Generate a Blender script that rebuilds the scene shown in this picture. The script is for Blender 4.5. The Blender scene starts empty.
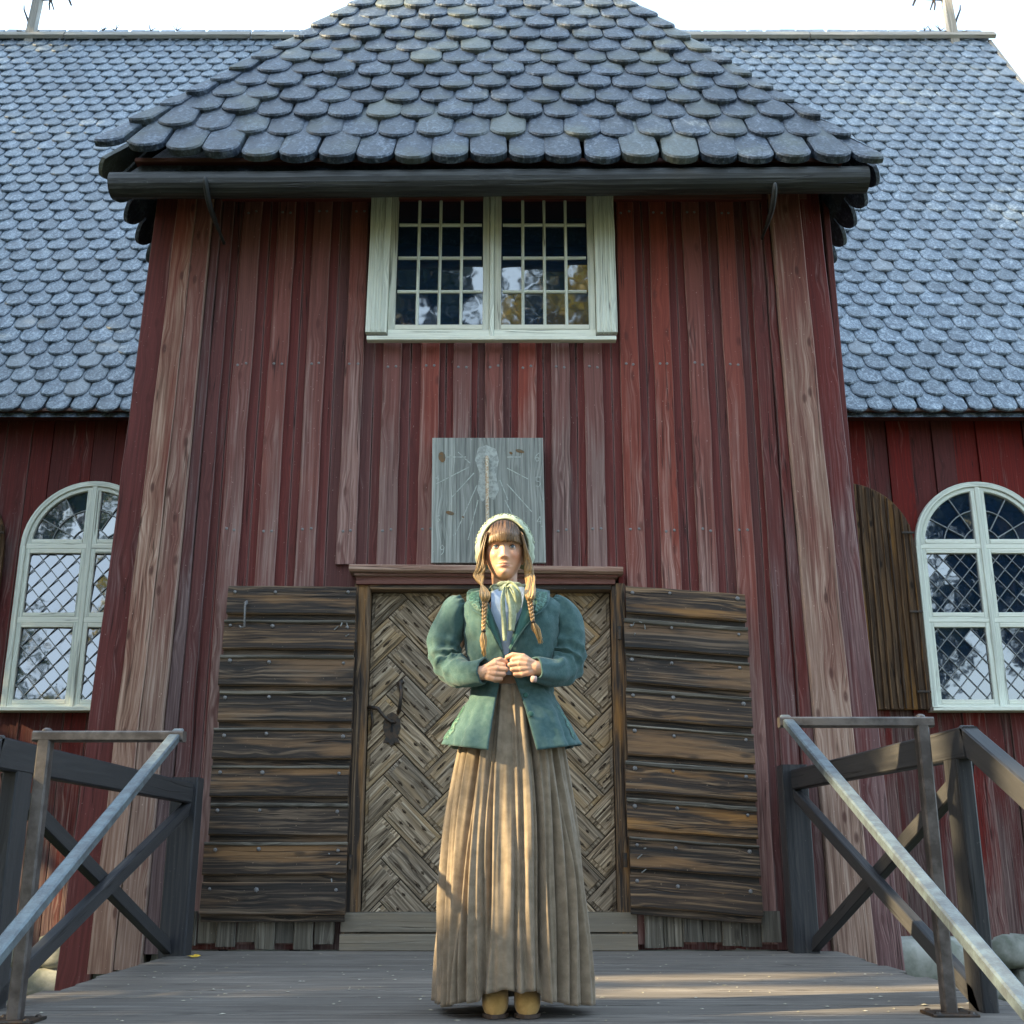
import bpy, math, random, bmesh
import numpy as np
from mathutils import Vector, noise, Matrix
random.seed(11)
C = bpy.context.scene.collection
R = math.radians
# ------------------------------------------------------------------ camera model (used to place real geometry)
TILT, FPX, CY, CAMZ = R(15.54), 1100.0, 552.0, 0.5
def P(px, py, Y):
    """point on the vertical plane at distance Y that is seen at photo pixel px,py"""
    th = TILT - math.atan((py - CY) / FPX)
    z = Y * math.tan(th)
    ax = Y * math.cos(TILT) + z * math.sin(TILT)
    return Vector(((px - 512) * ax / FPX, Y, CAMZ + z))
def lerp(a, b, t): return a + (b - a) * t
def interp(tab, x):
    if x <= tab[0][0]: return tab[0][1]
    for (a, u), (b, v) in zip(tab, tab[1:]):
        if x <= b:
            t = (x - a) / (b - a); return u + (v - u) * t
    return tab[-1][1]
def sinterp(tab, x):
    """smooth catmull interpolation of a table"""
    n = len(tab)
    if x <= tab[0][0]: return tab[0][1]
    if x >= tab[-1][0]: return tab[-1][1]
    for i in range(n - 1):
        if x <= tab[i + 1][0]:
            x0, y0 = tab[i]; x1, y1 = tab[i + 1]
            t = (x - x0) / (x1 - x0)
            m0 = (y1 - tab[i - 1][1]) / (x1 - tab[i - 1][0]) if i > 0 else (y1 - y0) / (x1 - x0)
            m1 = (tab[i + 2][1] - y0) / (tab[i + 2][0] - x0) if i + 2 < n else (y1 - y0) / (x1 - x0)
            h = x1 - x0
            return ((2*t**3-3*t*t+1)*y0 + (t**3-2*t*t+t)*h*m0 + (-2*t**3+3*t*t)*y1 + (t**3-t*t)*h*m1)

# ------------------------------------------------------------------ object helpers
def empty(name, loc=(0, 0, 0), label=None, cat=None, group=None, kind=None):
    o = bpy.data.objects.new(name, None); C.objects.link(o); o.location = loc
    o.empty_display_size = .2
    tag(o, label, cat, group, kind)
    return o
def tag(o, label=None, cat=None, group=None, kind=None):
    if label: o['label'] = label
    if cat: o['category'] = cat
    if group: o['group'] = group
    if kind: o['kind'] = kind
    return o

class MB:
    """mesh builder: verts with wood-grain coordinates (gc), random (rnd), wear and edge value"""
    def __init__(s): s.v=[]; s.f=[]; s.gc=[]; s.rn=[]; s.we=[]; s.ev=[]; s.mi=[]
    def add(s, vs, fs, gc=None, rnd=None, wear=0.0, ev=None, mi=0):
        b = len(s.v); n = len(vs)
        if rnd is None: rnd = random.random()
        s.v += [tuple(p) for p in vs]
        s.f += [tuple(b + i for i in f) for f in fs]
        s.mi += [mi] * len(fs)
        s.gc += gc if gc else [tuple(p) for p in vs]
        s.rn += [rnd] * n if not isinstance(rnd, list) else rnd
        s.we += [wear] * n if not isinstance(wear, list) else wear
        s.ev += ev if ev else [0.0] * n
    def plank(s, p0, p1, w, t, segs=1, jit=0.0, wear=0.0, w1=None, ch=.004, wear1=None, bow=0.0, rnd=None, mi=0, t1=None):
        """bar from p0 to p1, full width vector w, full thickness vector t, chamfered cross-section"""
        p0 = Vector(p0); p1 = Vector(p1); w = Vector(w); t = Vector(t)
        w1 = Vector(w1) if w1 is not None else w
        t1 = Vector(t1) if t1 is not None else t
        if wear1 is None: wear1 = wear
        L = (p1 - p0).length
        rx, ry, rz = random.uniform(0, 60), random.uniform(0, 60), random.uniform(0, 60)
        if rnd is None: rnd = random.random()
        vs, gc, ev, we = [], [], [], []
        sd = random.uniform(0, 100)
        for i in range(segs + 1):
            a = i / segs
            W = w.lerp(w1, a); T = t.lerp(t1, a); Wl = max(W.length, 1e-6); Tl = max(T.length, 1e-6)
            cx = min(ch / Wl, .3); ct = min(ch / Tl, .3)
            base = p0.lerp(p1, a)
            off = jit * noise.noise(Vector((sd, a * L * 1.7, 0)))
            jl = jit * noise.noise(Vector((sd + 9, a * L * 6, 3)))
            jr = jit * noise.noise(Vector((sd + 19, a * L * 6, 7)))
            bw = bow * math.sin(a * math.pi)
            for (u, q) in ((-.5, -.5+ct), (-.5+cx, -.5), (.5-cx, -.5), (.5, -.5+ct), (.5, .5-ct), (.5-cx, .5), (-.5+cx, .5), (-.5, .5-ct)):
                e = (jl if u < 0 else jr) + off
                vs.append(base + W * (u + e / Wl) + T * (q + bw / Tl))
                gc.append((a * L + rx, u * Wl + ry, q * Tl + rz)); ev.append(u * 2 if abs(u) > .1 else 0)
                we.append(lerp(wear, wear1, a))
        fs = []
        for i in range(segs):
            for k in range(8):
                a0 = i * 8 + k; a1 = i * 8 + (k + 1) % 8
                fs.append((a0, a1, a1 + 8, a0 + 8))
        fs.append(tuple(range(7, -1, -1))); fs.append(tuple(segs * 8 + k for k in range(8)))
        s.add(vs, fs, gc, rnd, we, ev, mi)
    def box(s, c, d, **k):
        """axis box centre c size d, grain along its longest axis"""
        c = Vector(c); d = list(d); ax = d.index(max(d))
        e = [Vector((d[0], 0, 0)), Vector((0, d[1], 0)), Vector((0, 0, d[2]))]
        o = [i for i in range(3) if i != ax]
        s.plank(c - e[ax] / 2, c + e[ax] / 2, e[o[0]], e[o[1]], **k)
    def prism(s, pts, n, th, gdir=None, wear=0.0, rnd=None, ch=.003, mi=0):
        """planar convex polygon pts (front face), normal n to the viewer, thickness th behind it, chamfered"""
        pts = [Vector(p) for p in pts]; n = Vector(n).normalized()
        c = sum(pts, Vector()) / len(pts)
        g = Vector(gdir).normalized() if gdir is not None else (pts[1] - pts[0]).normalized()
        h = n.cross(g)
        rx, ry = random.uniform(0, 60), random.uniform(0, 60)
        front = []
        m = len(pts)
        for p in pts:
            d = (c - p); l = d.length
            front.append(p + d * (min(ch * 1.3, l * .4) / max(l, 1e-6)))
        ring = [[p for p in front], [p - n * ch for p in pts], [p - n * th for p in pts]]
        vs = sum(ring, [])
        gc = [((p - c).dot(g) + rx, (p - c).dot(h) + ry, (p - c).dot(n)) for p in vs]
        fs = [tuple(range(m))]
        for r in range(2):
            for k in range(m):
                fs.append((r*m+k, (r+1)*m+k, (r+1)*m+(k+1) % m, r*m+(k+1) % m))
        fs.append(tuple(2*m + k for k in range(m-1, -1, -1)))
        s.add(vs, fs, gc, rnd, wear, None, mi)
    def tube(s, pts, rad, n=8, caps=True, rnd=None, wear=0.0, flat=1.0, up=None, mi=0, tcol=False):
        pts = [Vector(p) for p in pts]; m = len(pts)
        if not isinstance(rad, (list, tuple)): rad = [rad] * m
        T0 = (pts[1] - pts[0]).normalized()
        N = Vector(up) if up is not None else (Vector((0, 0, 1)) if abs(T0.z) < .9 else Vector((1, 0, 0)))
        N = (N - T0 * N.dot(T0)).normalized()
        vs, gc, we = [], [], []; L = 0; rx = random.uniform(0, 50)
        for i in range(m):
            T = (pts[min(i+1, m-1)] - pts[max(i-1, 0)])
            T = T.normalized() if T.length > 1e-9 else T0
            N = (N - T * N.dot(T)); N = N.normalized() if N.length > 1e-6 else Vector((1, 0, 0))
            B = T.cross(N)
            if i: L += (pts[i] - pts[i-1]).length
            for k in range(n):
                a = 2 * math.pi * k / n
                vs.append(pts[i] + (N * math.cos(a) * flat + B * math.sin(a)) * rad[i])
                gc.append((L + rx, math.sin(a) * rad[i] + rx, math.cos(a) * rad[i]))
                we.append(i / (m - 1) if tcol else wear)
        fs = []
        for i in range(m - 1):
            for k in range(n):
                fs.append((i*n+k, i*n+(k+1) % n, (i+1)*n+(k+1) % n, (i+1)*n+k))
        if caps:
            fs.append(tuple(range(n-1, -1, -1))); fs.append(tuple((m-1)*n+k for k in range(n)))
        s.add(vs, fs, gc, rnd, we, None, mi)
    def grid(s, rows, close=False, rnd=None, gcf=None, mi=0, wear=None):
        nr = len(rows); nc = len(rows[0]); vs = [p for r in rows for p in r]
        fs = []
        for i in range(nr - 1):
            for k in range(nc if close else nc - 1):
                fs.append((i*nc+k, i*nc+(k+1) % nc, (i+1)*nc+(k+1) % nc, (i+1)*nc+k))
        gc = [gcf(i, k) for i in range(nr) for k in range(nc)] if gcf else None
        s.add(vs, fs, gc, rnd, wear if wear else 0.0, None, mi)
    def nail(s, p, r=.006, n=(0, -1, 0), h=.004):
        p = Vector(p); n = Vector(n)
        a = n.orthogonal().normalized(); b = n.cross(a)
        vs = [p + (a*math.cos(t) + b*math.sin(t))*r for t in [i*math.pi/3 for i in range(6)]]
        vs += [p + n*h*.7 + (a*math.cos(t) + b*math.sin(t))*r*.7 for t in [i*math.pi/3 for i in range(6)]] + [p + n*h]
        fs = [(i, (i+1) % 6, 6+(i+1) % 6, 6+i) for i in range(6)] + [(6+i, 6+(i+1) % 6, 12) for i in range(6)]
        s.add(vs, fs)
    def ball(s, c, r, nu=10, nv=7, rnd=None):
        c = Vector(c); r = Vector(r) if hasattr(r, '__len__') else Vector((r, r, r))
        vs = [c + Vector((0, 0, r.z))]
        for j in range(1, nv):
            t = math.pi * j / nv
            for i in range(nu):
                a = 2*math.pi*i/nu
                vs.append(c + Vector((r.x*math.sin(t)*math.cos(a), r.y*math.sin(t)*math.sin(a), r.z*math.cos(t))))
        vs.append(c - Vector((0, 0, r.z)))
        fs = [(0, 1+i, 1+(i+1) % nu) for i in range(nu)]
        for j in range(nv-2):
            for i in range(nu):
                fs.append((1+j*nu+i, 1+(j+1)*nu+i, 1+(j+1)*nu+(i+1) % nu, 1+j*nu+(i+1) % nu))
        e = len(vs)-1; b = 1+(nv-2)*nu
        fs += [(e, b+(i+1) % nu, b+i) for i in range(nu)]
        s.add(vs, fs, rnd=rnd)
    def build_each(s, name, mat, parent=None, smooth=False):
        """one object for every connected piece"""
        par = list(range(len(s.v)))
        def fd(a):
            while par[a] != a: par[a] = par[par[a]]; a = par[a]
            return a
        for f in s.f:
            for i in f[1:]: par[fd(i)] = fd(f[0])
        groups = {}
        for i in range(len(s.v)): groups.setdefault(fd(i), []).append(i)
        for r_, ids in groups.items():
            mp = {g: k for k, g in enumerate(ids)}; q = MB()
            q.v = [s.v[i] for i in ids]; q.gc = [s.gc[i] for i in ids]; q.rn = [s.rn[i] for i in ids]; q.we = [s.we[i] for i in ids]; q.ev = [s.ev[i] for i in ids]
            for f, m_ in zip(s.f, s.mi):
                if fd(f[0]) == r_: q.f.append(tuple(mp[i] for i in f)); q.mi.append(m_)
            q.build(name, mat, parent, smooth)
    def build(s, name, mat, parent=None, smooth=False, origin=None):
        me = bpy.data.meshes.new(name)
        o0 = Vector(origin) if origin is not None else Vector((0, 0, 0))
        me.from_pydata([tuple(Vector(p) - o0) for p in s.v] if origin is not None else s.v, [], s.f)
        def at(nm, ty, dat, fld):
            a = me.attributes.new(nm, ty, 'POINT'); a.data.foreach_set(fld, np.array(dat, dtype=np.float32).ravel())
        at('gc', 'FLOAT_VECTOR', s.gc, 'vector'); at('rnd', 'FLOAT', s.rn, 'value')
        at('wear', 'FLOAT', s.we, 'value'); at('ev', 'FLOAT', s.ev, 'value')
        mats = mat if isinstance(mat, (list, tuple)) else [mat]
        for m in mats: me.materials.append(m)
        if len(mats) > 1: me.polygons.foreach_set('material_index', s.mi)
        if smooth: me.polygons.foreach_set('use_smooth', [True] * len(me.polygons))
        me.update()
        bm = bmesh.new(); bm.from_mesh(me)
        bmesh.ops.recalc_face_normals(bm, faces=bm.faces) if not getattr(s, 'keepn', False) else None
        bm.to_mesh(me); bm.free()
        o = bpy.data.objects.new(name, me); C.objects.link(o)
        if origin is not None: o.location = o0
        if parent:
            o.parent = parent
            off = Vector((0, 0, 0)); q = parent
            while q: off += q.location; q = q.parent
            o.location = o0 - off
        return o

# ------------------------------------------------------------------ materials
def new_mat(name):
    m = bpy.data.materials.new(name); m.use_nodes = True
    nt = m.node_tree; b = nt.nodes['Principled BSDF']
    return m, nt, b
def nd(nt, ty, **k):
    n = nt.nodes.new(ty)
    for a, v in k.items():
        if a.startswith('i_'):
            n.inputs[a[2:].replace('_', ' ')].default_value = v
        else: setattr(n, a, v)
    return n
def link(nt, a, b): nt.links.new(a, b)
def ramp(nt, fac, stops, interp='LINEAR'):
    r = nt.nodes.new('ShaderNodeValToRGB'); cr = r.color_ramp; cr.interpolation = interp
    while len(cr.elements) > 1: cr.elements.remove(cr.elements[-1])
    cr.elements[0].position = stops[0][0]; cr.elements[0].color = (*stops[0][1], 1) if len(stops[0][1]) == 3 else stops[0][1]
    for p, c in stops[1:]:
        e = cr.elements.new(p); e.color = (*c, 1)
    link(nt, fac, r.inputs[0]); return r.outputs[0]
def g3(v): return (v, v, v)
def mixc(nt, fac, a, b, mode='MIX'):
    m = nt.nodes.new('ShaderNodeMix'); m.data_type = 'RGBA'; m.blend_type = mode
    for s, x in ((m.inputs[0], fac), (m.inputs[6], a), (m.inputs[7], b)):
        if hasattr(x, 'links'): link(nt, x, s)
        else: s.default_value = x if not isinstance(x, tuple) or len(x) == 4 else (*x, 1)
    return m.outputs[2]
def mth(nt, op, a, b=0.0, c=None, clamp=False):
    m = nt.nodes.new('ShaderNodeMath'); m.operation = op; m.use_clamp = clamp
    for i, x in enumerate((a, b) if c is None else (a, b, c)):
        if hasattr(x, 'links'): link(nt, x, m.inputs[i])
        else: m.inputs[i].default_value = x
    return m.outputs[0]
def attr(nt, name, out='Fac'):
    a = nt.nodes.new('ShaderNodeAttribute'); a.attribute_name = name; return a.outputs[out]
def mapping(nt, vec, scale, loc=(0, 0, 0)):
    m = nt.nodes.new('ShaderNodeMapping'); link(nt, vec, m.inputs[0])
    m.inputs['Scale'].default_value = scale; m.inputs['Location'].default_value = loc; return m.outputs[0]
def noise_n(nt, vec, scale, detail=4, rough=.6, dist=0.0):
    n = nt.nodes.new('ShaderNodeTexNoise'); link(nt, vec, n.inputs['Vector'])
    n.inputs['Scale'].default_value = scale; n.inputs['Detail'].default_value = detail
    n.inputs['Roughness'].default_value = rough; n.inputs['Distortion'].default_value = dist
    return n.outputs['Fac']
def bump(nt, b, h, strength=.4, dist=.01):
    n = nt.nodes.new('ShaderNodeBump'); n.inputs['Strength'].default_value = strength; n.inputs['Distance'].default_value = dist
    link(nt, h, n.inputs['Height']); link(nt, n.outputs[0], b.inputs['Normal'])

def wood(name, dark, mid, light, paint=None, cover=.6, rough=.75, spec=.25, grain=70, knots=.35, gap=0.0, bump_s=.5, tone=.35, contrast=1.0, rust=None, edge=1.25):
    """weathered wood, optionally with old paint over it; grain follows each board (gc)"""
    m, nt, b = new_mat(name)
    gc = attr(nt, 'gc', 'Vector'); rnd = attr(nt, 'rnd'); wear = attr(nt, 'wear'); ev = attr(nt, 'ev')
    # knots distort the grain
    kv = mapping(nt, gc, (2.0, 5.0, 5.0))
    vor = nd(nt, 'ShaderNodeTexVoronoi', voronoi_dimensions='2D'); link(nt, kv, vor.inputs['Vector']); vor.inputs['Scale'].default_value = 1.0
    kd = vor.outputs['Distance']
    kmask = ramp(nt, kd, [(0.0, g3(1)), (.045, g3(.85)), (.085, g3(0))])
    wob = noise_n(nt, mapping(nt, gc, (1.2, 6, 6)), 1.0, 3, .5)
    comb = nt.nodes.new('ShaderNodeSeparateXYZ'); link(nt, gc, comb.inputs[0])
    kk = mth(nt, 'MULTIPLY', ramp(nt, kd, [(0, g3(1)), (.3, g3(0))]), .028)
    yy = mth(nt, 'ADD', mth(nt, 'ADD', comb.outputs[1], mth(nt, 'MULTIPLY', wob, .020)), kk)
    cx = nt.nodes.new('ShaderNodeCombineXYZ'); link(nt, mth(nt, 'MULTIPLY', comb.outputs[0], .02), cx.inputs[0])
    link(nt, yy, cx.inputs[1]); link(nt, comb.outputs[2], cx.inputs[2])
    g1 = noise_n(nt, cx.outputs[0], grain, 5, .65)
    g2 = noise_n(nt, mapping(nt, gc, (2.2, 60, 60)), 1.0, 4, .6)
    g3_ = noise_n(nt, mapping(nt, gc, (.6, 3, 3)), 1.3, 4, .6)
    gsum = mth(nt, 'ADD', mth(nt, 'MULTIPLY', g1, .6), mth(nt, 'MULTIPLY', g2, .4))
    lo = .5 - .125 / contrast; hi = .5 + .125 / contrast
    col = ramp(nt, gsum, [(lo, dark), (.5, mid), (hi, light)])
    # blotches
    col = mixc(nt, ramp(nt, g3_, [(.38, g3(.55)), (.62, g3(0))]), col, mixc(nt, .7, col, dark))
    if rust:
        col = mixc(nt, ramp(nt, noise_n(nt, mapping(nt, gc, (1.0, 9, 9), (5, 3, 1)), 1.0, 4, .6), [(.52, g3(0)), (.64, g3(.9))]), col, mixc(nt, gsum, tuple(x*.45 for x in rust), tuple(min(1, x*1.4) for x in rust)))
    if paint:
        pn = noise_n(nt, mapping(nt, gc, (.9, 7, 7), (3, 9, 2)), 1.0, 5, .6)
        pm = mth(nt, 'ADD', mth(nt, 'ADD', mth(nt, 'MULTIPLY', pn, .9), mth(nt, 'MULTIPLY', g1, .55)), mth(nt, 'MULTIPLY', wear, .75))
        thr = .52 + .45 * cover
        pm = ramp(nt, pm, [(thr, g3(0)), (min(thr + .28, 1), g3(1))])
        pcol = mixc(nt, ramp(nt, g1, [(.35, g3(.75)), (.62, g3(0))]), paint, tuple(x * .5 for x in paint))
        col = mixc(nt, pm, pcol, col)
    # per-board tone
    tv = mth(nt, 'ADD', mth(nt, 'MULTIPLY', mth(nt, 'SUBTRACT', rnd, .5), tone * 2), 1.0)
    hs = nt.nodes.new('ShaderNodeHueSaturation'); link(nt, col, hs.inputs['Color']); link(nt, tv, hs.inputs['Value'])
    link(nt, mth(nt, 'ADD', .85, mth(nt, 'MULTIPLY', rnd, .3)), hs.inputs['Saturation'])
    col = hs.outputs[0]
    if knots: col = mixc(nt, mth(nt, 'MULTIPLY', kmask, knots), col, tuple(x * .35 for x in (paint or dark)))
    # worn, lighter arrises
    em = ramp(nt, mth(nt, 'ABSOLUTE', ev), [(.93, g3(0)), (1.0, g3(.5))])
    col = mixc(nt, em, col, tuple(min(1, x * edge) for x in light))
    # long cracks
    cr = noise_n(nt, mapping(nt, gc, (.55, 26, 26), (8, 1, 4)), 1.0, 2, .4)
    crm = ramp(nt, mth(nt, 'ABSOLUTE', mth(nt, 'SUBTRACT', cr, .5)), [(0, g3(1)), (.006, g3(.8)), (.014, g3(0))])
    crm = mth(nt, 'MULTIPLY', crm, ramp(nt, g3_, [(.48, g3(0)), (.56, g3(1))]))
    col = mixc(nt, mth(nt, 'MULTIPLY', crm, .75), col, tuple(x * .2 for x in dark))
    # fine specks of dirt
    sp = noise_n(nt, mapping(nt, gc, (60, 90, 90)), 1.0, 1, .5)
    col = mixc(nt, ramp(nt, sp, [(.74, g3(0)), (.80, g3(.35))]), col, tuple(min(1, x*1.6+.05) for x in light))
    link(nt, col, b.inputs['Base Color'])
    link(nt, mth(nt, 'ADD', rough - .12, mth(nt, 'MULTIPLY', g1, .25)), b.inputs['Roughness'])
    b.inputs['Specular IOR Level'].default_value = spec
    h = mth(nt, 'SUBTRACT', mth(nt, 'ADD', gsum, mth(nt, 'MULTIPLY', g3_, .6)), mth(nt, 'MULTIPLY', crm, 1.2))
    bump(nt, b, h, bump_s, .006)
    return m

M = {}
M['red'] = wood('red_paint_wood', (.07, .038, .04), (.15, .09, .09), (.27, .19, .18), paint=(.138, .040, .037), cover=.60, tone=.16)
M['redb'] = wood('red_batten_wood', (.13, .06, .055), (.25, .14, .122), (.38, .25, .22), paint=(.225, .072, .058), cover=.56, tone=.12, knots=.55)
M['corner'] = wood('worn_corner_wood', (.13, .075, .058), (.29, .185, .145), (.46, .34, .28), paint=(.20, .075, .06), cover=.44, tone=.10, knots=.8)
M['navered'] = wood('nave_red_wood', (.06, .03, .03), (.13, .075, .07), (.24, .17, .15), paint=(.125, .024, .021), cover=.66, tone=.3)
M['dark'] = wood('tarred_plank', (.009, .008, .008), (.042, .026, .017), (.25, .165, .10), grain=60, contrast=1.0, knots=.6, tone=.3, rust=(.24, .125, .05), rough=.6, spec=.35, bump_s=.8)
M['nailr'] = simple('rusted_nail', (.03, .02, .02), .7, .2, .4) if False else None
M['grey'] = wood('grey_wood', (.045, .038, .03), (.125, .11, .088), (.26, .235, .195), contrast=.85, tone=.25, knots=.6)
M['sillw'] = wood('old_sill_wood', (.035, .028, .02), (.10, .083, .062), (.22, .19, .15), contrast=.9, tone=.2, knots=.6, rust=(.16, .11, .06))
M['deck'] = wood('deck_wood', (.075, .065, .058), (.165, .145, .128), (.29, .26, .235), contrast=.9, tone=.16, knots=.35, rough=.7, spec=.25, edge=.25)
M['herr'] = wood('door_block_wood', (.045, .033, .022), (.27, .205, .142), (.60, .49, .36), contrast=1.0, tone=.22, knots=.5, rust=(.33, .23, .13), bump_s=.8)
M['trim'] = wood('white_trim_wood', (.36, .35, .28), (.58, .57, .48), (.74, .74, .64), paint=(.80, .84, .74), cover=.62, tone=.05, knots=.0, rough=.6, bump_s=.25)
M['brace'] = wood('dark_stained_rail', (.012, .013, .017), (.026, .027, .031), (.055, .052, .052), tone=.12, knots=.0, rough=.5, spec=.3, bump_s=.2)
M['brown'] = wood('brown_shutter_wood', (.022, .012, .007), (.085, .048, .026), (.22, .135, .075), contrast=.9, knots=.9, tone=.2, rust=(.19, .10, .04))
M['finial'] = wood('finial_wood', (.16, .15, .13), (.28, .26, .23), (.4, .38, .34), knots=0, tone=.05)
M['gutter'] = wood('tarred_log', (.012, .014, .016), (.03, .034, .036), (.075, .08, .08), knots=.0, tone=.05, rough=.55, spec=.4)
M['lintel'] = wood('lintel_wood', (.07, .03, .03), (.15, .06, .055), (.24, .13, .11), paint=(.13, .025, .022), cover=.75, tone=.1, knots=0)

def simple(name, col, rough=.6, metal=0, spec=.5, nscale=None, ncol=None, bs=0.0, bscale=60):
    m, nt, b = new_mat(name)
    b.inputs['Roughness'].default_value = rough; b.inputs['Metallic'].default_value = metal
    b.inputs['Specular IOR Level'].default_value = spec
    tc = nd(nt, 'ShaderNodeTexCoord')
    if nscale:
        f = noise_n(nt, tc.outputs['Object'], nscale, 5, .6)
        link(nt, mixc(nt, ramp(nt, f, [(.4, g3(0)), (.6, g3(1))]), col, ncol), b.inputs['Base Color'])
    else: b.inputs['Base Color'].default_value = (*col, 1)
    if bs: bump(nt, b, noise_n(nt, tc.outputs['Object'], bscale, 4, .6), bs, .003)
    return m
M['iron'] = simple('wrought_iron', (.02, .018, .017), .55, .3, .5, 40, (.06, .035, .02), .4)
M['nail'] = simple('nail_iron', (.10, .10, .105), .5, .2, .5, 300, (.26, .25, .25))
M['rail'] = simple('weathered_rail_metal', (.055, .045, .042), .45, .35, .5, 14, (.115, .10, .095), .25, 90)
M['leadm'] = simple('lead_came', (.20, .21, .21), .55, .2, .4, 80, (.32, .33, .33))
M['stone'] = simple('foundation_stone', (.16, .17, .14), .9, 0, .2, 5, (.33, .33, .30), .6, 25)
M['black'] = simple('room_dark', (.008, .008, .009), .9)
M['ground'] = simple('grass_ground', (.05, .07, .025), .95, 0, .1, 3, (.14, .12, .07), .8, 40)
M['leafy'] = simple('fallen_leaf', (.65, .42, .04), .6)

def tile_mat(name, a, bcol, c, rough, spec, moss, streak=1.0, brown=(.2,.15,.1)):
    m, nt, b = new_mat(name)
    gc = attr(nt, 'gc', 'Vector'); rnd = attr(nt, 'rnd')
    n1 = noise_n(nt, mapping(nt, gc, (60, 60, 60)), 1, 5, .7)
    n2 = noise_n(nt, mapping(nt, gc, (16, 9, 16)), 1, 4, .6, 1.5)
    n3 = noise_n(nt, gc, 3.0, 3, .5)
    s = mth(nt, 'ADD', mth(nt, 'MULTIPLY', n1, .5), mth(nt, 'MULTIPLY', n2, .5))
    col = ramp(nt, s, [(.36, a), (.5, bcol), (.64, c)])
    col = mixc(nt, ramp(nt, n3, [(.5, g3(0)), (.75, g3(moss))]), col, (.09, .10, .05))
    col = mixc(nt, ramp(nt, rnd, [(.93, g3(0)), (.97, g3(.5))]), col, brown)
    hs = nt.nodes.new('ShaderNodeHueSaturation'); link(nt, col, hs.inputs['Color'])
    link(nt, mth(nt, 'ADD', .78, mth(nt, 'MULTIPLY', rnd, .44)), hs.inputs['Value'])
    link(nt, hs.outputs[0], b.inputs['Base Color'])
    link(nt, mth(nt, 'ADD', rough - .14, mth(nt, 'MULTIPLY', n2, .3)), b.inputs['Roughness'])
    b.inputs['Specular IOR Level'].default_value = spec
    bump(nt, b, mth(nt, 'ADD', mth(nt, 'MULTIPLY', n1, .5), n2), .55, .006)
    return m
M['tile'] = tile_mat('tarred_shingle', (.006, .011, .021), (.025, .040, .067), (.145, .18, .235), .5, .5, .45, brown=(.10,.11,.08))
M['ntile'] = tile_mat('nave_shingle', (.018, .032, .054), (.085, .118, .16), (.31, .365, .42), .42, .6, .1, brown=(.14,.15,.16))

def glass_mat(name='old_window_glass', tint=(.006, .018, .042), rough=.03):
    m, nt, b = new_mat(name)
    b.inputs['Base Color'].default_value = (*tint, 1); b.inputs['Roughness'].default_value = rough
    b.inputs['Specular IOR Level'].default_value = 1.0; b.inputs['IOR'].default_value = 1.9
    b.inputs['Coat Weight'].default_value = .0
    gc = attr(nt, 'gc', 'Vector')
    bump(nt, b, noise_n(nt, gc, 5, 2, .5), .045, .02)
    return m
M['glass'] = glass_mat()
# ================================================================== CHURCH
church = empty('church', (-.125, 6.6, 0), 'old red wooden church with dark scale shingle roofs and a projecting porch', 'church')
V = Vector
YW = 6.60      # face of the porch base boards
def pl(px, py, Y=YW): return P(px, py, Y)

# ---- porch wall: base boards and proud battens
mb = MB()
zt, zb = 4.98, .0
# base boards (leave the window and the door open)
x = -2.05; k = 0
edges = [-2.02, -1.84, -1.64, -1.40, -1.16, -.9, -.66, -.43, -.22, -.01, .205, .42, .65, .88, 1.10, 1.33, 1.56, 1.745]
for a, b_ in zip(edges, edges[1:]):
    cx = (a + b_) / 2; w = b_ - a - .004
    segs = []
    zlo = .0
    inwin = -.90 < cx < .68
    indoor = -.92 < cx < .67
    z0 = 2.24 if indoor else zlo
    z1 = 3.80 if inwin else zt
    mb.plank((cx, YW + .0125, z0), (cx, YW + .0125, z1), (w, 0, 0), (0, .025, 0), segs=10, jit=.003, wear=.25 if z0 < 1 else .1, wear1=-.25)
for cx in (-2.0, 1.74): pass
for bx in (-1.757, -1.526, -1.282, -1.03, .766, .986, 1.213, 1.445):
    z0 = .03
    if bx in (-1.03,): z0 = 2.25
    w0, w1 = .118, .117
    mb_ = mb
    mb.plank((bx, YW - .015, z0), (bx, YW - .015, zt), (w0, 0, 0), (0, .028, 0), segs=16, jit=.006, wear=.55, wear1=-.2, mi=1, ch=.005)
for bx in (-.781, -.5325, -.3227, -.116, .097, .313, .529):
    mb.plank((bx, YW - .015, 2.235), (bx, YW - .015, 3.765), (.117, 0, 0), (0, .028, 0), segs=8, jit=.006, wear=.62, wear1=.0, mi=1, ch=.005)
# grey weathered board ends showing between shutters and deck
for i, xx in enumerate([-1.83, -1.72, -1.61, -1.50, -1.39, -1.28, -1.17, -1.06, .80, .91, 1.02, 1.13, 1.24, 1.35, 1.46]):
    d = .012 if i % 2 else .03
    mb.plank((xx, YW - .03 - d, random.uniform(.004, .05)), (xx, YW - .03 - d, .21), (.108, 0, 0), (0, .026, 0), segs=3, jit=.006, wear=1.0, mi=2, ch=.006)
wall = mb.build('porch_wall', [M['red'], M['redb'], M['grey']], church)
# nails of battens
nb = MB()
for bx in (-1.757, -1.526, -1.282, -1.03, .766, .986, 1.213, 1.445):
    for zz in (4.72, 3.60, 2.47):
        for s in (-.026, .026): nb.nail((bx + s + random.uniform(-.004, .004), YW - .0295, zz + random.uniform(-.01, .01)), .010)
for bx in (-.781, -.5325, -.3227, -.116, .097, .313, .529):
    for zz in (3.58, 2.47):
        for s in (-.026, .026): nb.nail((bx + s, YW - .0295, zz + random.uniform(-.01, .01)), .010)
nb.build('nails', M['nail'], wall)
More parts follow.
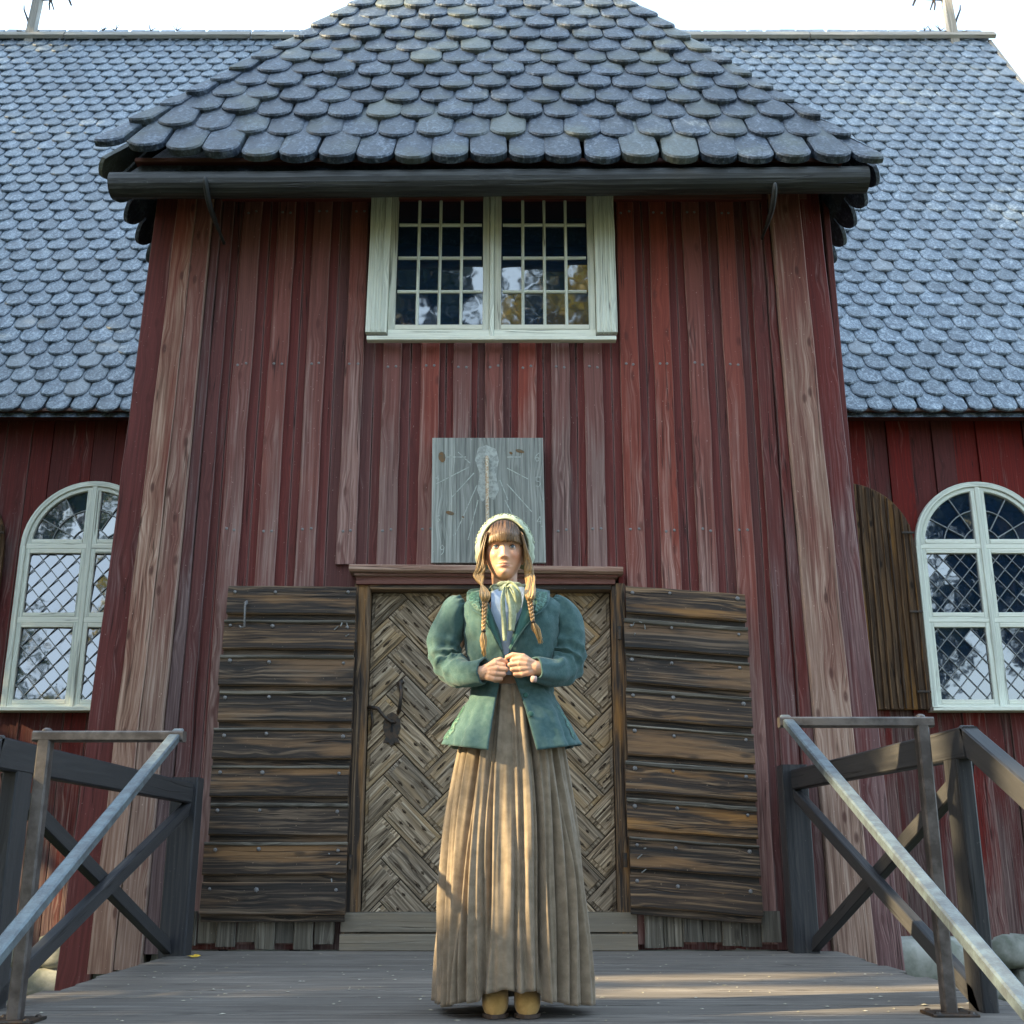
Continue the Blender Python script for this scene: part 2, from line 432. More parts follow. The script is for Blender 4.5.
# hidden core of the porch (dark interior and side walls)
mb = MB()
mb.box((-2.40, 8.05, 2.2), (.04, 2.86, 5.5), segs=1)
mb.box((2.15, 8.05, 2.2), (.04, 2.86, 5.5), segs=1)
for s, xx in ((-1, -2.455), (1, 2.175)):
    for i in range(9):
        mb.plank((xx, 6.8 + i * .32, -.5), (xx, 6.8 + i * .32, 4.9), (0, .14, 0), (.03, 0, 0), segs=6, jit=.004, wear=.3, wear1=0)
mb.build('side_wall', M['red'], church)
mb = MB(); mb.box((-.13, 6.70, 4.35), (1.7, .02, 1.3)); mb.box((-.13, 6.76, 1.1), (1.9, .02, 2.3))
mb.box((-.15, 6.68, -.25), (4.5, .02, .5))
mb.build_each('dark_interior_sheet', M['black'], church)  # black sheets stand in for the unlit interior

# ---- corner boards of the porch: broad worn plank on the face, dark board beside it
def corner(name, x0t, x1t, x0b, x1b, Yf, th, mat, wear0, wear1, zlo, zhi=5.0, jit=.006, ch=.006):
    m = MB()
    m.plank((( x0b + x1b) / 2, Yf + th / 2, zlo), ((x0t + x1t) / 2, Yf + th / 2, zhi), (x1b - x0b, 0, 0), (0, th, 0), w1=(x1t - x0t, 0, 0), segs=18, jit=jit, wear=wear0, wear1=wear1, ch=ch)
    return m.build(name, mat, church)
corner('corner_board', -2.245, -2.12, -2.36, -2.22, 6.50, .07, M['corner'], .55, .05, -.12)
corner('corner_board', -2.118, -2.015, -2.215, -2.07, 6.508, .07, M['corner'], .45, -.1, -.10)
corner('corner_board', -2.41, -2.248, -2.56, -2.363, 6.56, .06, M['red'], .1, -.1, -.45)
corner('corner_board', -2.012, -1.965, -2.066, -1.99, 6.54, .06, M['red'], .5, 0, -.02)
corner('corner_board', 1.733, 1.930, 1.80, 2.03, 6.50, .07, M['corner'], .6, -.1, -.1)
corner('corner_board', 1.932, 2.085, 2.034, 2.21, 6.56, .06, M['red'], .5, .0, -.4)
corner('corner_board', 1.69, 1.730, 1.715, 1.797, 6.545, .06, M['red'], .4, 0, -.05)
corner('corner_board', 1.60, 1.685, 1.585, 1.69, 6.56, .035, M['red'], .25, 0, .03)
corner('corner_board', -1.96, -1.885, -1.985, -1.90, 6.565, .03, M['red'], .15, 0, .03)

# ---- eaves: soffit, fascia
mb = MB()
mb.box((-.15, 6.38, 4.87), (4.6, .36, .03)); mb.box((-.15, 6.56, 4.85), (4.3, .03, .10))
pass
mb.box((-2.49, 7.7, 4.88), (.14, 2.4, .03)); mb.box((2.21, 7.7, 4.88), (.14, 2.4, .03))
mb.build('soffit', M['lintel'], church)

# ---- gutter log and its crooked wooden brackets
gl = P(112, 186, 6.12); gr = P(866, 180, 6.12)
mb = MB(); pts = [gl.lerp(gr, i / 14) for i in range(15)]
for i, p in enumerate(pts): p.z += .008 * noise.noise(V((i * .6, 3, 0)))
mb.tube(pts, [.084 + .004 * noise.noise(V((i * .8, 0, 2))) for i in range(15)], 16)
mb.build('gutter_log', M['gutter'], church, smooth=False)
for (a, b_) in (((205, 182), (224, 243)), ((775, 188), (762, 238))):
    A = P(*a, 6.02); B = P(*b_, 6.50)
    pts = [A + V((0, 0, .03)), A, A.lerp(B, .3) + V((0, -.03, -.05)), A.lerp(B, .65) + V((0, 0, -.03)), B]
    cv = []
    for i in range(13):
        t = i / 12 * 4; j = min(int(t), 3); cv.append(pts[j].lerp(pts[j + 1], t - j))
    for _ in range(2): cv = [cv[0]] + [(cv[i-1] + cv[i] * 2 + cv[i+1]) / 4 for i in range(1, 12)] + [cv[-1]]
    mb = MB(); mb.tube(cv, [.016 + .014 * math.sin(math.pi * min(1, i / 10)) for i in range(13)], 8, flat=.6)
    mb.build('gutter_bracket', M['gutter'], church, smooth=True)

# ---- shingle roofs
def tile(m, o, u, d, n, w, L, th, lift, sq=2.4, mi=0, na=9, clamp=None):
    """o = centre of the lower tip line, u across, d down-slope, n normal"""
    r = w * .5
    out = [(-r, -L), (r, -L), (r, -r * 1.0)]
    arc = []
    for i in range(na + 1):
        a = math.pi * i / na
        cx = math.copysign(abs(math.cos(a)) ** (2 / sq), math.cos(a)); sy = abs(math.sin(a)) ** (2 / sq)
        arc.append((r * cx, -r * .95 + r * .95 * sy))
    out = [(-r, -L)] + [(r, -L)] + arc
    if clamp: out = [(clamp(x, s), s) for x, s in out]
    m_ = len(out)
    def pt(x, s, h):
        hh = lift * (1 + s / L) + h
        return o + u * x + d * s + n * hh
    bv = .007
    top, mid, bot = [], [], []
    for (x, s) in out:
        lx = x * (1 - bv * 1.6 / r) ; ls = s - (bv * 1.4 if s > -r * .95 else 0)
        crown = .006 * (1 - (x / r) ** 2)
        top.append(pt(lx, ls, th + crown)); mid.append(pt(x, s, th - bv)); bot.append(pt(x, s, 0))
    ctr = pt(0, -r * .8, th + .009)
    vs = top + mid + bot + [ctr]
    fs = [(i, (i + 1) % m_, 3 * m_) for i in range(m_)]
    for q in range(2):
        for i in range(m_): fs.append((q*m_+i, q*m_+m_+i, q*m_+m_+(i+1) % m_, q*m_+(i+1) % m_))
    fs.append(tuple(2*m_ + i for i in range(m_-1, -1, -1)))
    rx, ry = random.uniform(0, 50), random.uniform(0, 50)
    gc = [((p - o).dot(u) + rx, (p - o).dot(d) + ry, (p - o).dot(n)) for p in vs]
    m.add(vs, fs, gc, mi=mi)

# porch roof (hipped, 60 degrees, flared foot)
XC, HE = -.15, 2.50
EZ = 4.69; EY = 6.07
def roof_face(m, origin, u, slope_dir, nrm, half, rows, w, hipk, th=.044, lift=.05, skip=None, jt=.02, warp=None):
    s = 0
    for r_, ex in enumerate(rows):
        hw = half - s * hipk
        if hw < .1: break
        n = int(2 * hw / w) + 2
        off = (r_ % 2) * w * .5
        ww = w
        k0 = -int(n / 2) - 1
        for k in range(k0, -k0 + 1):
            xx = k * w + off
            if abs(xx) > hw + w * .2: continue
            if skip and skip(xx, s): continue
            o = origin + u * (xx + random.uniform(-.008, .008)) + slope_dir * (s + random.uniform(-jt, jt) * .5)
            if warp: o = o + V((0, 0, warp(xx)))
            t = random.uniform(-.045, .045)
            uu = (u + slope_dir * t).normalized(); dd = -(slope_dir - u * t).normalized()
            nn = (nrm + u * random.uniform(-.045, .045) + slope_dir * random.uniform(-.02, .03)).normalized()
            tile(m, o, uu, dd, nn, w * random.uniform(.93, .985), ex * 1.9 + .1, th * random.uniform(.85, 1.2), lift, sq=1.95, clamp=(lambda x, q, xx=xx, s=s: max(-(half-(s-q)*hipk)-xx-.015, min(half-(s-q)*hipk-xx+.015, x))))
        s += ex
    return s
rows = [.33, .29, .25] + [.235] * 22
m = MB()
c60, s60 = math.cos(R(60)), math.sin(R(60)); HK = .475
warpf = lambda x: .12 * max(0, (-x - .9) / 1.5) ** 2
roof_face(m, V((XC, EY, EZ)), V((1, 0, 0)), V((0, c60, s60)), V((0, -s60, c60)), HE, rows, .243, HK, warp=warpf)
sidew = lambda x: 0
def sideskip(xx, s): return False
# side faces (run back into the nave roof)
SL = 4.6
for sx in (-1, 1):
    org = V((XC + sx * HE, EY + SL / 2, EZ + (.05 if sx < 0 else 0)))
    s = 0
    for r_, ex in enumerate(rows[:22]):
        off = (r_ % 2) * .12
        y0 = EY + s * c60; y1 = EY + SL
        yy = y0 + off
        while yy < y1:
            o = V((XC + sx * (HE - s * HK - .015), yy + .17, EZ + (.06 * max(0, 1 - (yy - EY)) if sx < 0 else 0) + s * s60))
            u = V((0, sx * 1, 0)); d = V((sx * c60, 0, -s60)); n = V((sx * s60, 0, c60))
            tile(m, o, u, d, n, .232, ex * 1.9 + .1, .034, .03, sq=(1.55 if r_ == 0 else 2.0), clamp=(lambda x, q, yy=o.y, s=s, sx=sx: x if yy+sx*x > EY+(s-q)*c60+.03 else sx*(EY+(s-q)*c60+.03-yy)))
            yy += .243
        s += ex
# solid underlay
AP = HE
vs = [V((XC - HE, EY + .02, EZ)), V((XC + HE, EY + .02, EZ)), V((XC, EY + AP/2/HK, EZ + AP/HK*s60)), V((XC, EY + SL + 3, EZ + AP/HK*s60)), V((XC - HE, EY + SL + 3, EZ)), V((XC + HE, EY + SL + 3, EZ))]
vs = [p + V((0, .03, .02)) for p in vs]
vs = [V((XC + (p.x - XC) * .94, p.y + .04, p.z)) for p in vs]
m.add(vs, [(0, 1, 2), (0, 2, 3, 4), (1, 5, 3, 2)])
m.build('porch_roof', M['tile'], church)

# nave
NY = 9.5; NE_Y = 9.2; NE_Z = 4.33; pit = R(61.6); RW = 4.0; RX = 6.79
m = MB()
cp, sp_ = math.cos(pit), math.sin(pit)
SLN = RW / cp
s = 0; r_ = 0
def hidden(xx, z): # behind the porch roof: no need for tiles
    return abs(xx - XC) < max(0, 2.35 - max(0, z - 4.84) * .62) and z < 9.3 and False
while s < SLN - .05:
    off = (r_ % 2) * .1125
    xx = -8.6 + off
    while xx < RX:
        z = NE_Z + s * sp_
        t = random.uniform(-.05, .05)
        if not (abs(xx - XC) < 1.9 - max(0, (z - 4.8)) * .42):
            u = V((1, 0, 0)); sd = V((0, cp, sp_))
            uu = (u + sd * t).normalized(); dd = -(sd - u * t).normalized()
            nn = (V((0, -sp_, cp)) + u * random.uniform(-.05, .05) + sd * random.uniform(-.03, .03)).normalized()
            o = V((xx, NE_Y + s * cp, z)) + sd * random.uniform(-.012, .012) + V((0, 0, .02 * noise.noise(V((xx * .5, s * .5, 0)))))
            tile(m, o, uu, dd, nn, .225 * random.uniform(.9, .99),   .46, .024, .042, sq=2.1, na=7)
        xx += .225
    s += .209; r_ += 1
m.add([V((-9, NE_Y + .03, NE_Z)), V((RX - .05, NE_Y + .03, NE_Z)), V((RX - .05, NE_Y + RW + .03, NE_Z + RW * math.tan(pit) - .02)), V((-9, NE_Y + RW + .03, NE_Z + RW * math.tan(pit) - .02))], [(0, 1, 2, 3)])
m.add([V((-9, NE_Y + 2 * RW, NE_Z)), V((RX - .05, NE_Y + 2 * RW, NE_Z)), V((RX - .05, NE_Y + RW + .04, NE_Z + RW * math.tan(pit) - .02)), V((-9, NE_Y + RW + .04, NE_Z + RW * math.tan(pit) - .02))], [(0, 1, 2, 3)])
m.build('nave_roof', M['ntile'], church)
RZ = NE_Z + RW * math.tan(pit)
mb = MB()
for i in range(6):
    x0 = -9 + i * (RX + 9.1) / 6; x1 = x0 + (RX + 9.1) / 6 - .02
    mb.plank((x0, NE_Y + RW - .09, RZ + .05), (x1, NE_Y + RW - .09, RZ + .055), (0, .06, .10), (0, .05, -.03), segs=6, jit=.006)
mb.build('ridge_board', M['finial'], church)
mb = MB()
mb.plank((RX + .02, NE_Y - .05, NE_Z - .08), (RX + .02, NE_Y + RW, RZ - .02), (.05, 0, 0), (0, -.1, .06), segs=4)
mb.build('verge_board', M['finial'], church)
mb = MB()  # gable end wall
mb.add([V((RX - .35, NY, -.3)), V((RX - .35, NY + 7.4, -.3)), V((RX - .35, NY + 7.4, 4.5)), V((RX - .35, NE_Y + RW, RZ - .3)), V((RX - .35, NY, 4.5))], [(0, 1, 2, 3, 4)])
mb.build('gable_wall', M['navered'], church)
# drips and twigs caught on the eave are left as small mesh bits
# nave wall boards
mb = MB()
x = -8.9; i = 0
while x < RX - .4:
    w = random.uniform(.17, .235)
    cx = x + w / 2
    d = (.0, .018)[i % 2] if cx > 0 else random.choice((0, .008, .014))
    win = None
    for wc in (-3.78, 4.21):
        if abs(cx - wc) < .585 + w/2: win = wc
    if cx < -2.3 or cx > 1.9:
        spans = [(-.24 + random.uniform(-.02, .02), 4.46)]
        if win is not None:
            h = math.sqrt(max(0, .6 ** 2 - (cx - win) ** 2))
            spans = [(-.24 + random.uniform(-.02, .02), 1.70)]
            e0, e1 = cx - w/2 + .003, cx + w/2 - .003; q_ = [e0 + (e1-e0)*k/6 for k in range(7)]
            arc_ = [V((x_, NY - d - .003, 3.184 + math.sqrt(max(0, .585**2 - (x_-win)**2)) if abs(x_-win) < .585 else 1.70)) for x_ in q_]
            mb.prism(arc_ + [V((e1, NY - d - .003, 4.46)), V((e0, NY - d - .003, 4.46))], (0, -1, 0), .03, gdir=(0, 0, 1), ch=.0)
        for a, b_ in spans:
            mb.plank((cx, NY - d + .012, a), (cx, NY - d + .012, b_), (w - .006, 0, 0), (0, .03, 0), segs=8, jit=.003, wear=.45 if a < 0 else .0, wear1=.05 if a < 0 else -.3)
    x += w; i += 1
mb.box((-.8, NY - .02, 4.47), (15.4, .10, .12)); mb.box((-.8, NY - .16, 4.40), (15.4, .24, .03))
nw = mb.build('nave_wall', M['navered'], church)
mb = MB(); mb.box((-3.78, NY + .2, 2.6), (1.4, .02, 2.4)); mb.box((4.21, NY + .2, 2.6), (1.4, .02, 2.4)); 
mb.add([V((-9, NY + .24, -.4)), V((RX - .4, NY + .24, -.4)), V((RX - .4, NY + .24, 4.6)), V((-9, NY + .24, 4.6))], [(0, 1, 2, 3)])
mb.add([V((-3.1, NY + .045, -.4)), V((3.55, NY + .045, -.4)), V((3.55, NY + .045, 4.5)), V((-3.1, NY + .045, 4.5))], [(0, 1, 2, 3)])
mb.build_each('dark_nave_sheet', M['black'], church)  # black planes put behind boards and windows as the darkness inside

# foundation stones
mb = MB()
def stone_wall(x0, x1, Yf, z0, z1, bs):
    z = z0
    while z < z1:
        h = bs * random.uniform(.7, 1.1); xx = x0
        while xx < x1:
            w = bs * random.uniform(1.1, 2.2)
            vs = []; nu, nv = 10, 7
            c = V((xx + w / 2, Yf + .12, z + h / 2)); b0 = len(mb.v); sd = random.uniform(0, 90)
            pts = []
            for j in range(nv + 1):
                t = math.pi * j / nv
                for i2 in range(nu):
                    a = 2 * math.pi * i2 / nu
                    dd = V((math.sin(t) * math.cos(a), math.sin(t) * math.sin(a), math.cos(t)))
                    dd = V([math.copysign(abs(q) ** .6, q) for q in dd])
                    rr = 1 + .18 * noise.noise(dd * 1.5 + V((sd, 0, 0)))
                    pts.append(c + V((dd.x * w * .52, dd.y * .2, dd.z * h * .54)) * rr)
            mb.grid([pts[j * nu:(j + 1) * nu] for j in range(nv + 1)], close=True)
            xx += w
        z += h
stone_wall(-8.9, RX - .4, NY + .0, -1.2, -.3, .34)
stone_wall(-2.5, 2.2, 6.66, -1.2, -.2, .34)
mb.build('foundation', M['stone'], church, smooth=True)

# ---- roof finials: post with crossbar and iron crooks
def finial(xb, px_lean, flip):
    e = empty('roof_finial', (0, 0, 0)); e.parent = church; e.location = V((xb, NE_Y + RW - .05, RZ)) - church.location
    f = lambda x, z, y=0: V((xb + x * flip, NE_Y + RW - .05 + y, RZ + z))
    mb = MB(); mb.plank(f(0, -.1), f(.10, 1.9), (.12, 0, 0), (0, .1, 0), w1=(.10, 0, 0), segs=5, jit=.006); mb.build('post', M['finial'], e)
    mb = MB(); mb.plank(f(.03, .74), f(.55, .78), (0, .07, 0), (0, 0, .09), segs=3); mb.build('crossbar', M['finial'], e)
    mb = MB()
    mb.tube([f(-.02, .22), f(-.08, .38), f(-.14, .52), f(-.15, .6)], [.016, .015, .012, .008], 6)
    mb.tube([f(-.02, .1), f(-.14, .14), f(-.2, .16)], [.02, .016, .01], 6)
    mb.tube([f(.04, .1), f(.12, .16)], [.016, .01], 6)
    mb.tube([f(.22, .74), f(.21, .62), f(.23, .52)], [.018, .014, .01], 6); mb.tube([f(.23, .68), f(.29, .52)], [.014, .009], 6)
    mb.tube([f(.47, .74), f(.53, .6)], [.018, .014], 6)
    mb.build_each('iron_crook', M['iron'], e)
finial(P(31, 30, 13.15).x, 0, 1)
finial(P(953, 30, 13.15).x, 0, -1)
# moss and twigs on the ridge
mb = MB()
for px in (102, 115, 150, 176, 925, 931, 941):
    p = P(px, 36, 13.1); p.z = RZ + .12
    for _ in range(4): mb.tube([p, p + V((random.uniform(-.08, .08), 0, random.uniform(.03, .12)))], [.008, .004], 5)
mb.build('ridge_twigs', M['iron'], church)

# ---- upper window
we = empty('upper_window', (0, 0, 0)); we.parent = church; we.location = V((-.13, YW, 4.3)) - church.location
Yf = 6.53
x0, x1 = -.955, .690      # outer casing
z0, z1 = 3.775, 4.90
mb = MB()
mb.plank((x0 + .07, Yf, z0 + .02), (x0 + .075, Yf, z1), (.135, 0, 0), (0, .05, 0), segs=6, jit=.004, rnd=.5)
mb.plank((x1 - .07, Yf, z0 + .02), (x1 - .075, Yf, z1), (.135, 0, 0), (0, .05, 0), segs=6, jit=.004, rnd=.5)
for q in (-.03, .0, .03):
    mb.plank((x0 + .07 + q, Yf - .026, z0 + .03), (x0 + .075 + q, Yf - .026, z1), (.012, 0, 0), (0, .012, 0), ch=.004, rnd=.5)
    mb.plank((x1 - .07 + q, Yf - .026, z0 + .03), (x1 - .075 + q, Yf - .026, z1), (.012, 0, 0), (0, .012, 0), ch=.004, rnd=.5)
mb.build('frame', M['trim'], we)
mb = MB(); mb.box(((x0 + x1) / 2, Yf - .02, z0 - .032), (x1 - x0 - .03, .05, .030), segs=8, jit=.003, rnd=.8); mb.build('sill', M['trim'], we)
xi0, xi1 = x0 + .142, x1 - .142; xm = (xi0 + xi1) / 2
mb = MB()
mb.box((xm, Yf + .035, z0 + .03), (xi1 - xi0, .05, .05), rnd=.5)
mb.box((xm, Yf + .03, (z0 + z1) / 2), (.030, .06, z1 - z0), rnd=.5)
mb.build('mullion', M['trim'], we)
zs0, zs1 = z0 + .055, z1
for s, (a, b_) in enumerate(((xi0, xm - .017), (xm + .017, xi1))):
    mb = MB(); t = .044; Ys = Yf + .03
    mb.box((a + t/2, Ys, (zs0+zs1)/2), (t, .035, zs1-zs0), segs=3, jit=.003, wear=.35, rnd=.4)
    mb.box((b_ - t/2, Ys, (zs0+zs1)/2), (t, .035, zs1-zs0), segs=3, jit=.003, wear=.2, rnd=.45)
    mb.box(((a+b_)/2, Ys-.002, zs0+.018), (b_-a-2*t, .035, .036), segs=3, jit=.003, wear=.4, rnd=.45)
    sash = mb.build('sash', M['trim'], we)
    gx0, gx1, gz0, gz1 = a+t, b_-t, zs0+.036, zs1
    rowh =   .250
    mb = MB()
    for i in range(1, 4):
        xx = gx0 + (gx1-gx0)*i/4
        mb.plank((xx, Ys+.004, gz0), (xx, Ys+.004, gz1), (.02, 0, 0), (0, .02, 0), rnd=.5, ch=.006)
    for i in range(1, 5):
        zz = gz0 + rowh*i
        if zz < gz1-.02:
            for j in range(4):
                q0 = gx0 + (gx1-gx0)*j/4 + .010; q1 = gx0 + (gx1-gx0)*(j+1)/4 - .010
                mb.plank((q0, Ys+.004, zz), (q1, Ys+.004, zz), (0, 0, .02), (0, .02, 0), rnd=.5, ch=.006)
    mb.build('glazing_bar', M['trim'], we)
    mb = MB()
    for j in range(4):
        for i in range(5):
            q0 = gx0 + (gx1-gx0)*j/4; q1 = gx0 + (gx1-gx0)*(j+1)/4
            r0 = gz0+rowh*i; r1 = min(gz0+rowh*(i+1), gz1)
            if r1 <= r0: continue
            tx, tz = random.gauss(0, .012), random.gauss(0, .012)
            pts = [V((x_, Ys+.008+tx*(x_-(q0+q1)/2)+tz*(z_-(r0+r1)/2), z_)) for x_, z_ in ((q0, r0), (q1, r0), (q1, r1), (q0, r1))]
            mb.add(pts, [(0, 1, 2, 3)])
    mb.keepn = True
    mb.build('glass', M['glass'], sash)

# ---- arched nave windows with lead diamonds
def clip(poly, x0, x1, z0, z1):
    def cl(p, f, g):
        out = []
        for i in range(len(p)):
            a, b_ = p[i], p[(i+1) % len(p)]
            if f(a): out.append(a)
            if f(a) != f(b_): out.append(g(a, b_))
        return out
    def gx(v): return lambda a, b_: (v, a[1]+(b_[1]-a[1])*(v-a[0])/(b_[0]-a[0]))
    def gz(v): return lambda a, b_: (a[0]+(b_[0]-a[0])*(v-a[1])/(b_[1]-a[1]), v)
    for f, g in ((lambda p: p[0] >= x0, gx(x0)), (lambda p: p[0] <= x1, gx(x1)), (lambda p: p[1] >= z0, gz(z0)), (lambda p: p[1] <= z1, gz(z1))):
        poly = cl(poly, f, g)
        if len(poly) < 3: return []
    return poly
def arch_strip(m, cx, cz, r0, r1, Y0, Y1, a0=0, a1=math.pi, n=28, rnd=.5):
    rows = []
    for i in range(n+1):
        a = a0+(a1-a0)*i/n; c, s = math.cos(a), math.sin(a)
        rows.append([V((cx+c*r, y, cz+s*r)) for r, y in ((r0, Y0+.006), (r0+.006, Y0), (r1-.006, Y0), (r1, Y0+.006), (r1, Y1), (r0, Y1))])
    m.grid(rows, close=True, rnd=rnd, gcf=lambda i, k: (i*.06, (k % 3)*.02, .5))
def arched_window(cx, hw, zbot, ztr, zsp, tilt_bias):
    e = empty('arched_window', (0, 0, 0)); e.parent = church; e.location = V((cx, NY-.05, zbot)) - church.location
    Y = NY - .06
    r = hw
    mb = MB()
    arch_strip(mb, cx, zsp, r-.05, r, Y, Y+.09)
    mb.box((cx-r+.025, Y+.045, (zbot+zsp)/2), (.05, .09, zsp-zbot), rnd=.5, segs=3); mb.box((cx+r-.025, Y+.045, (zbot+zsp)/2), (.05, .09, zsp-zbot), rnd=.5, segs=3)
    mb.build('frame', M['trim'], e)
    mb = MB()
    mb.box((cx, Y+.035, (zbot+zsp+r)/2-.01), (.045, .06, zsp+r-zbot-.03), rnd=.55)
    for z in (zsp, ztr):
        for sx in (-1, 1): mb.box((cx+sx*(r*.5-.014), Y+.037, z), (r-.075, .05, .05), rnd=.5)
    mb.box((cx, Y+.037, zbot+.012), (2*r-.1, .05, .03), rnd=.5)
    mb.build('mullion', M['trim'], e)
    mb = MB(); mb.box((cx+.02, Y-.03, zbot-.025), (2*r+.1, .14, .035), rnd=.6, segs=4, jit=.003); mb.build('sill', M['trim'], e)
    for sx in (-1, 1):
        for (za, zb_) in ((zbot+.027, ztr-.025), (ztr+.025, zsp-.025)):
            a = cx + (.0225 if sx > 0 else -(r-.05)); b_ = cx + ((r-.05) if sx > 0 else -.0225)
            t = .042; Ys = Y+.03
            mb = MB()
            mb.box((a+t/2, Ys, (za+zb_)/2), (t, .034, zb_-za), rnd=.5); mb.box((b_-t/2, Ys, (za+zb_)/2), (t, .034, zb_-za), rnd=.5)
            mb.box(((a+b_)/2, Ys-.001, za+t/2), (b_-a-2*t, .034, t), rnd=.5, wear=.2); mb.box(((a+b_)/2, Ys-.001, zb_-t/2), (b_-a-2*t, .034, t), rnd=.5, wear=.2)
            sash = mb.build('sash', M['trim'], e)
            g = (a+t, b_-t, za+t, zb_-t)
            W, H = g[1]-g[0], g[3]-g[2]
            dx, dz = .148, .172   # diamond size
            ld = MB(); gs = MB()
            ox, oz = g[0] + dx*random.uniform(.2,.8), g[2]+dz*random.uniform(.2,.8)
            for i in range(-14, 15):
                for j in range(-14, 15):
                    mx = ox+(i-j)*dx/2; mz = oz+(i+j)*dz/2
                    poly = clip([(mx, mz-dz/2), (mx+dx/2, mz), (mx, mz+dz/2), (mx-dx/2, mz)], *g)
                    if len(poly) < 3: continue
                    tx, tz = random.gauss(tilt_bias[0], .006), random.gauss(tilt_bias[1], .006)
                    gs.add([V((p[0], Ys+.01+tx*(p[0]-mx)+tz*(p[1]-mz), p[1])) for p in poly], [tuple(range(len(poly)))])
            for i in range(-20, 21):
                for sgn in (1, -1):
                    # line through (ox + i*dx - dx/2 ...) with slope sgn*dz/dx
                    sl = sgn*dz/dx; c0 = oz - sgn*dz/dx*(ox+dx/2) + i*dz
                    # clip to rectangle
                    pts = []
                    for xx in (g[0], g[1]):
                        zz = sl*xx+c0
                        if g[2] <= zz <= g[3]: pts.append((xx, zz))
                    for zz in (g[2], g[3]):
                        xx = (zz-c0)/sl
                        if g[0] < xx < g[1]: pts.append((xx, zz))
                    if len(pts) >= 2:
                        p, q = pts[0], pts[1]
                        if abs(p[0]-q[0]) > .01: ld.tube([(p[0], Ys+.0, p[1]), (q[0], Ys+.0, q[1])], .0042, 6)
            gs.keepn = True
            gs.build('glass', M['glass'], sash); ld.build('lead_came', M['leadm'], sash)
        # quarter light
        a0, a1 = (0, math.pi/2) if sx > 0 else (math.pi/2, math.pi)
        Ys = Y+.03; rr = r-.05; t = .04
        mb = MB()
        arch_strip(mb, cx, zsp, rr-t, rr, Ys-.017, Ys+.017, a0, a1, 14)
        mb.box((cx+sx*(.0225+t/2), Ys, zsp+.025+(rr-.06)/2), (t, .034, rr-.06), rnd=.5)
        mb.box((cx+sx*(.0225+t+(rr-.1)/2), Ys-.001, zsp+.025+t/2), (rr-.11, .034, t), rnd=.5)
        sash = mb.build('sash', M['trim'], e)
        ri = rr-t; ld = MB(); gs = MB()
        for kr, (ra, rb) in enumerate(((0, ri*.33), (ri*.33, ri*.66), (ri*.66, ri))):
            nseg = (2, 3, 3)[kr]
            for q in range(nseg):
                b0 = a0+(a1-a0)*q/nseg; b1 = a0+(a1-a0)*(q+1)/nseg
                tx, tz = random.gauss(0, .014), random.gauss(0, .014)
                arc = [b0+(b1-b0)*i/4 for i in range(5)]
                poly = [(math.cos(a)*rb, math.sin(a)*rb) for a in arc] + ([(math.cos(a)*ra, math.sin(a)*ra) for a in reversed(arc)] if ra > 0 else [(0, 0)])
                mx = sum(p[0] for p in poly)/len(poly); mz = sum(p[1] for p in poly)/len(poly)
                gs.add([V((cx+p[0], Ys+.01+tx*(p[0]-mx)+tz*(p[1]-mz), zsp+p[1])) for p in poly], [tuple(range(len(poly)))])
            if kr < 2: ld.tube([(cx+math.cos(a)*rb, Ys, zsp+math.sin(a)*rb) for a in [a0+(a1-a0)*i/12 for i in range(13)]], .0055, 6)
        for q in (1, 2):
            a = a0+(a1-a0)*q/3
            ld.tube([(cx+math.cos(a)*ri*.33, Ys, zsp+math.sin(a)*ri*.33), (cx+math.cos(a)*ri, Ys, zsp+math.sin(a)*ri)], .0055, 6)
        gs.keepn = True
        gs.build('glass', M['glass'], sash); ld.build('lead_came', M['leadm'], sash)
    return e
def arch_shutter(e, hinge, dirx, W, zb, zs, label):
    """opened leaf: low end of the arc at the hinge, high end far from it"""
    mb = MB(); n = 5
    for i in range(n):
        a = i/n*W; b_ = (i+1)/n*W-.004
        f = lambda t: zs + math.sqrt(max(0, W*W-(W-t)**2))
        pts = []
        for t in [a+(b_-a)*q/4 for q in range(5)]: pts.append(V((hinge+dirx*t, NY-.085, f(t))))
        poly = [V((hinge+dirx*a, NY-.085, zb)), V((hinge+dirx*b_, NY-.085, zb))] + pts[::-1]
        if dirx < 0: poly = poly[::-1]
        mb.prism(poly, (0, -1, 0), .03, gdir=(0, 0, 1), ch=.004)
    for i in range(n*2-1):
        t = (i+.7)/(n*2)*W
        zt_ = zs + math.sqrt(max(0, W*W-(W-t)**2)) - .02
        mb.plank((hinge+dirx*t, NY-.092, zb+.01), (hinge+dirx*t, NY-.092, zt_), (.014, 0, 0), (0, .016, 0), segs=8, jit=.008)
    sh = mb.build('shutter', M['brown'], e); sh['label'] = label
    mb = MB()
    for z in (zb+.15, zb+.85, zs+.12): mb.plank((hinge+dirx*.005, NY-.112, z), (hinge+dirx*.12, NY-.112, z), (0, 0, .02), (0, .008, 0))
    mb.build_each('hinge', M['iron'], sh)
wl = arched_window(-3.78, .61, 1.745, 2.512, 3.184, (.05, .10))
wr = arched_window(4.21, .605, 1.745, 2.512, 3.184, (-.02, .0))
arch_shutter(wr, 3.59, -1, .60, 1.72, 3.17, 'unpainted brown board shutter folded open')
arch_shutter(wl, -4.52, -1, .60, 1.72, 3.17, 'open board shutter cut off by the edge of the photo')

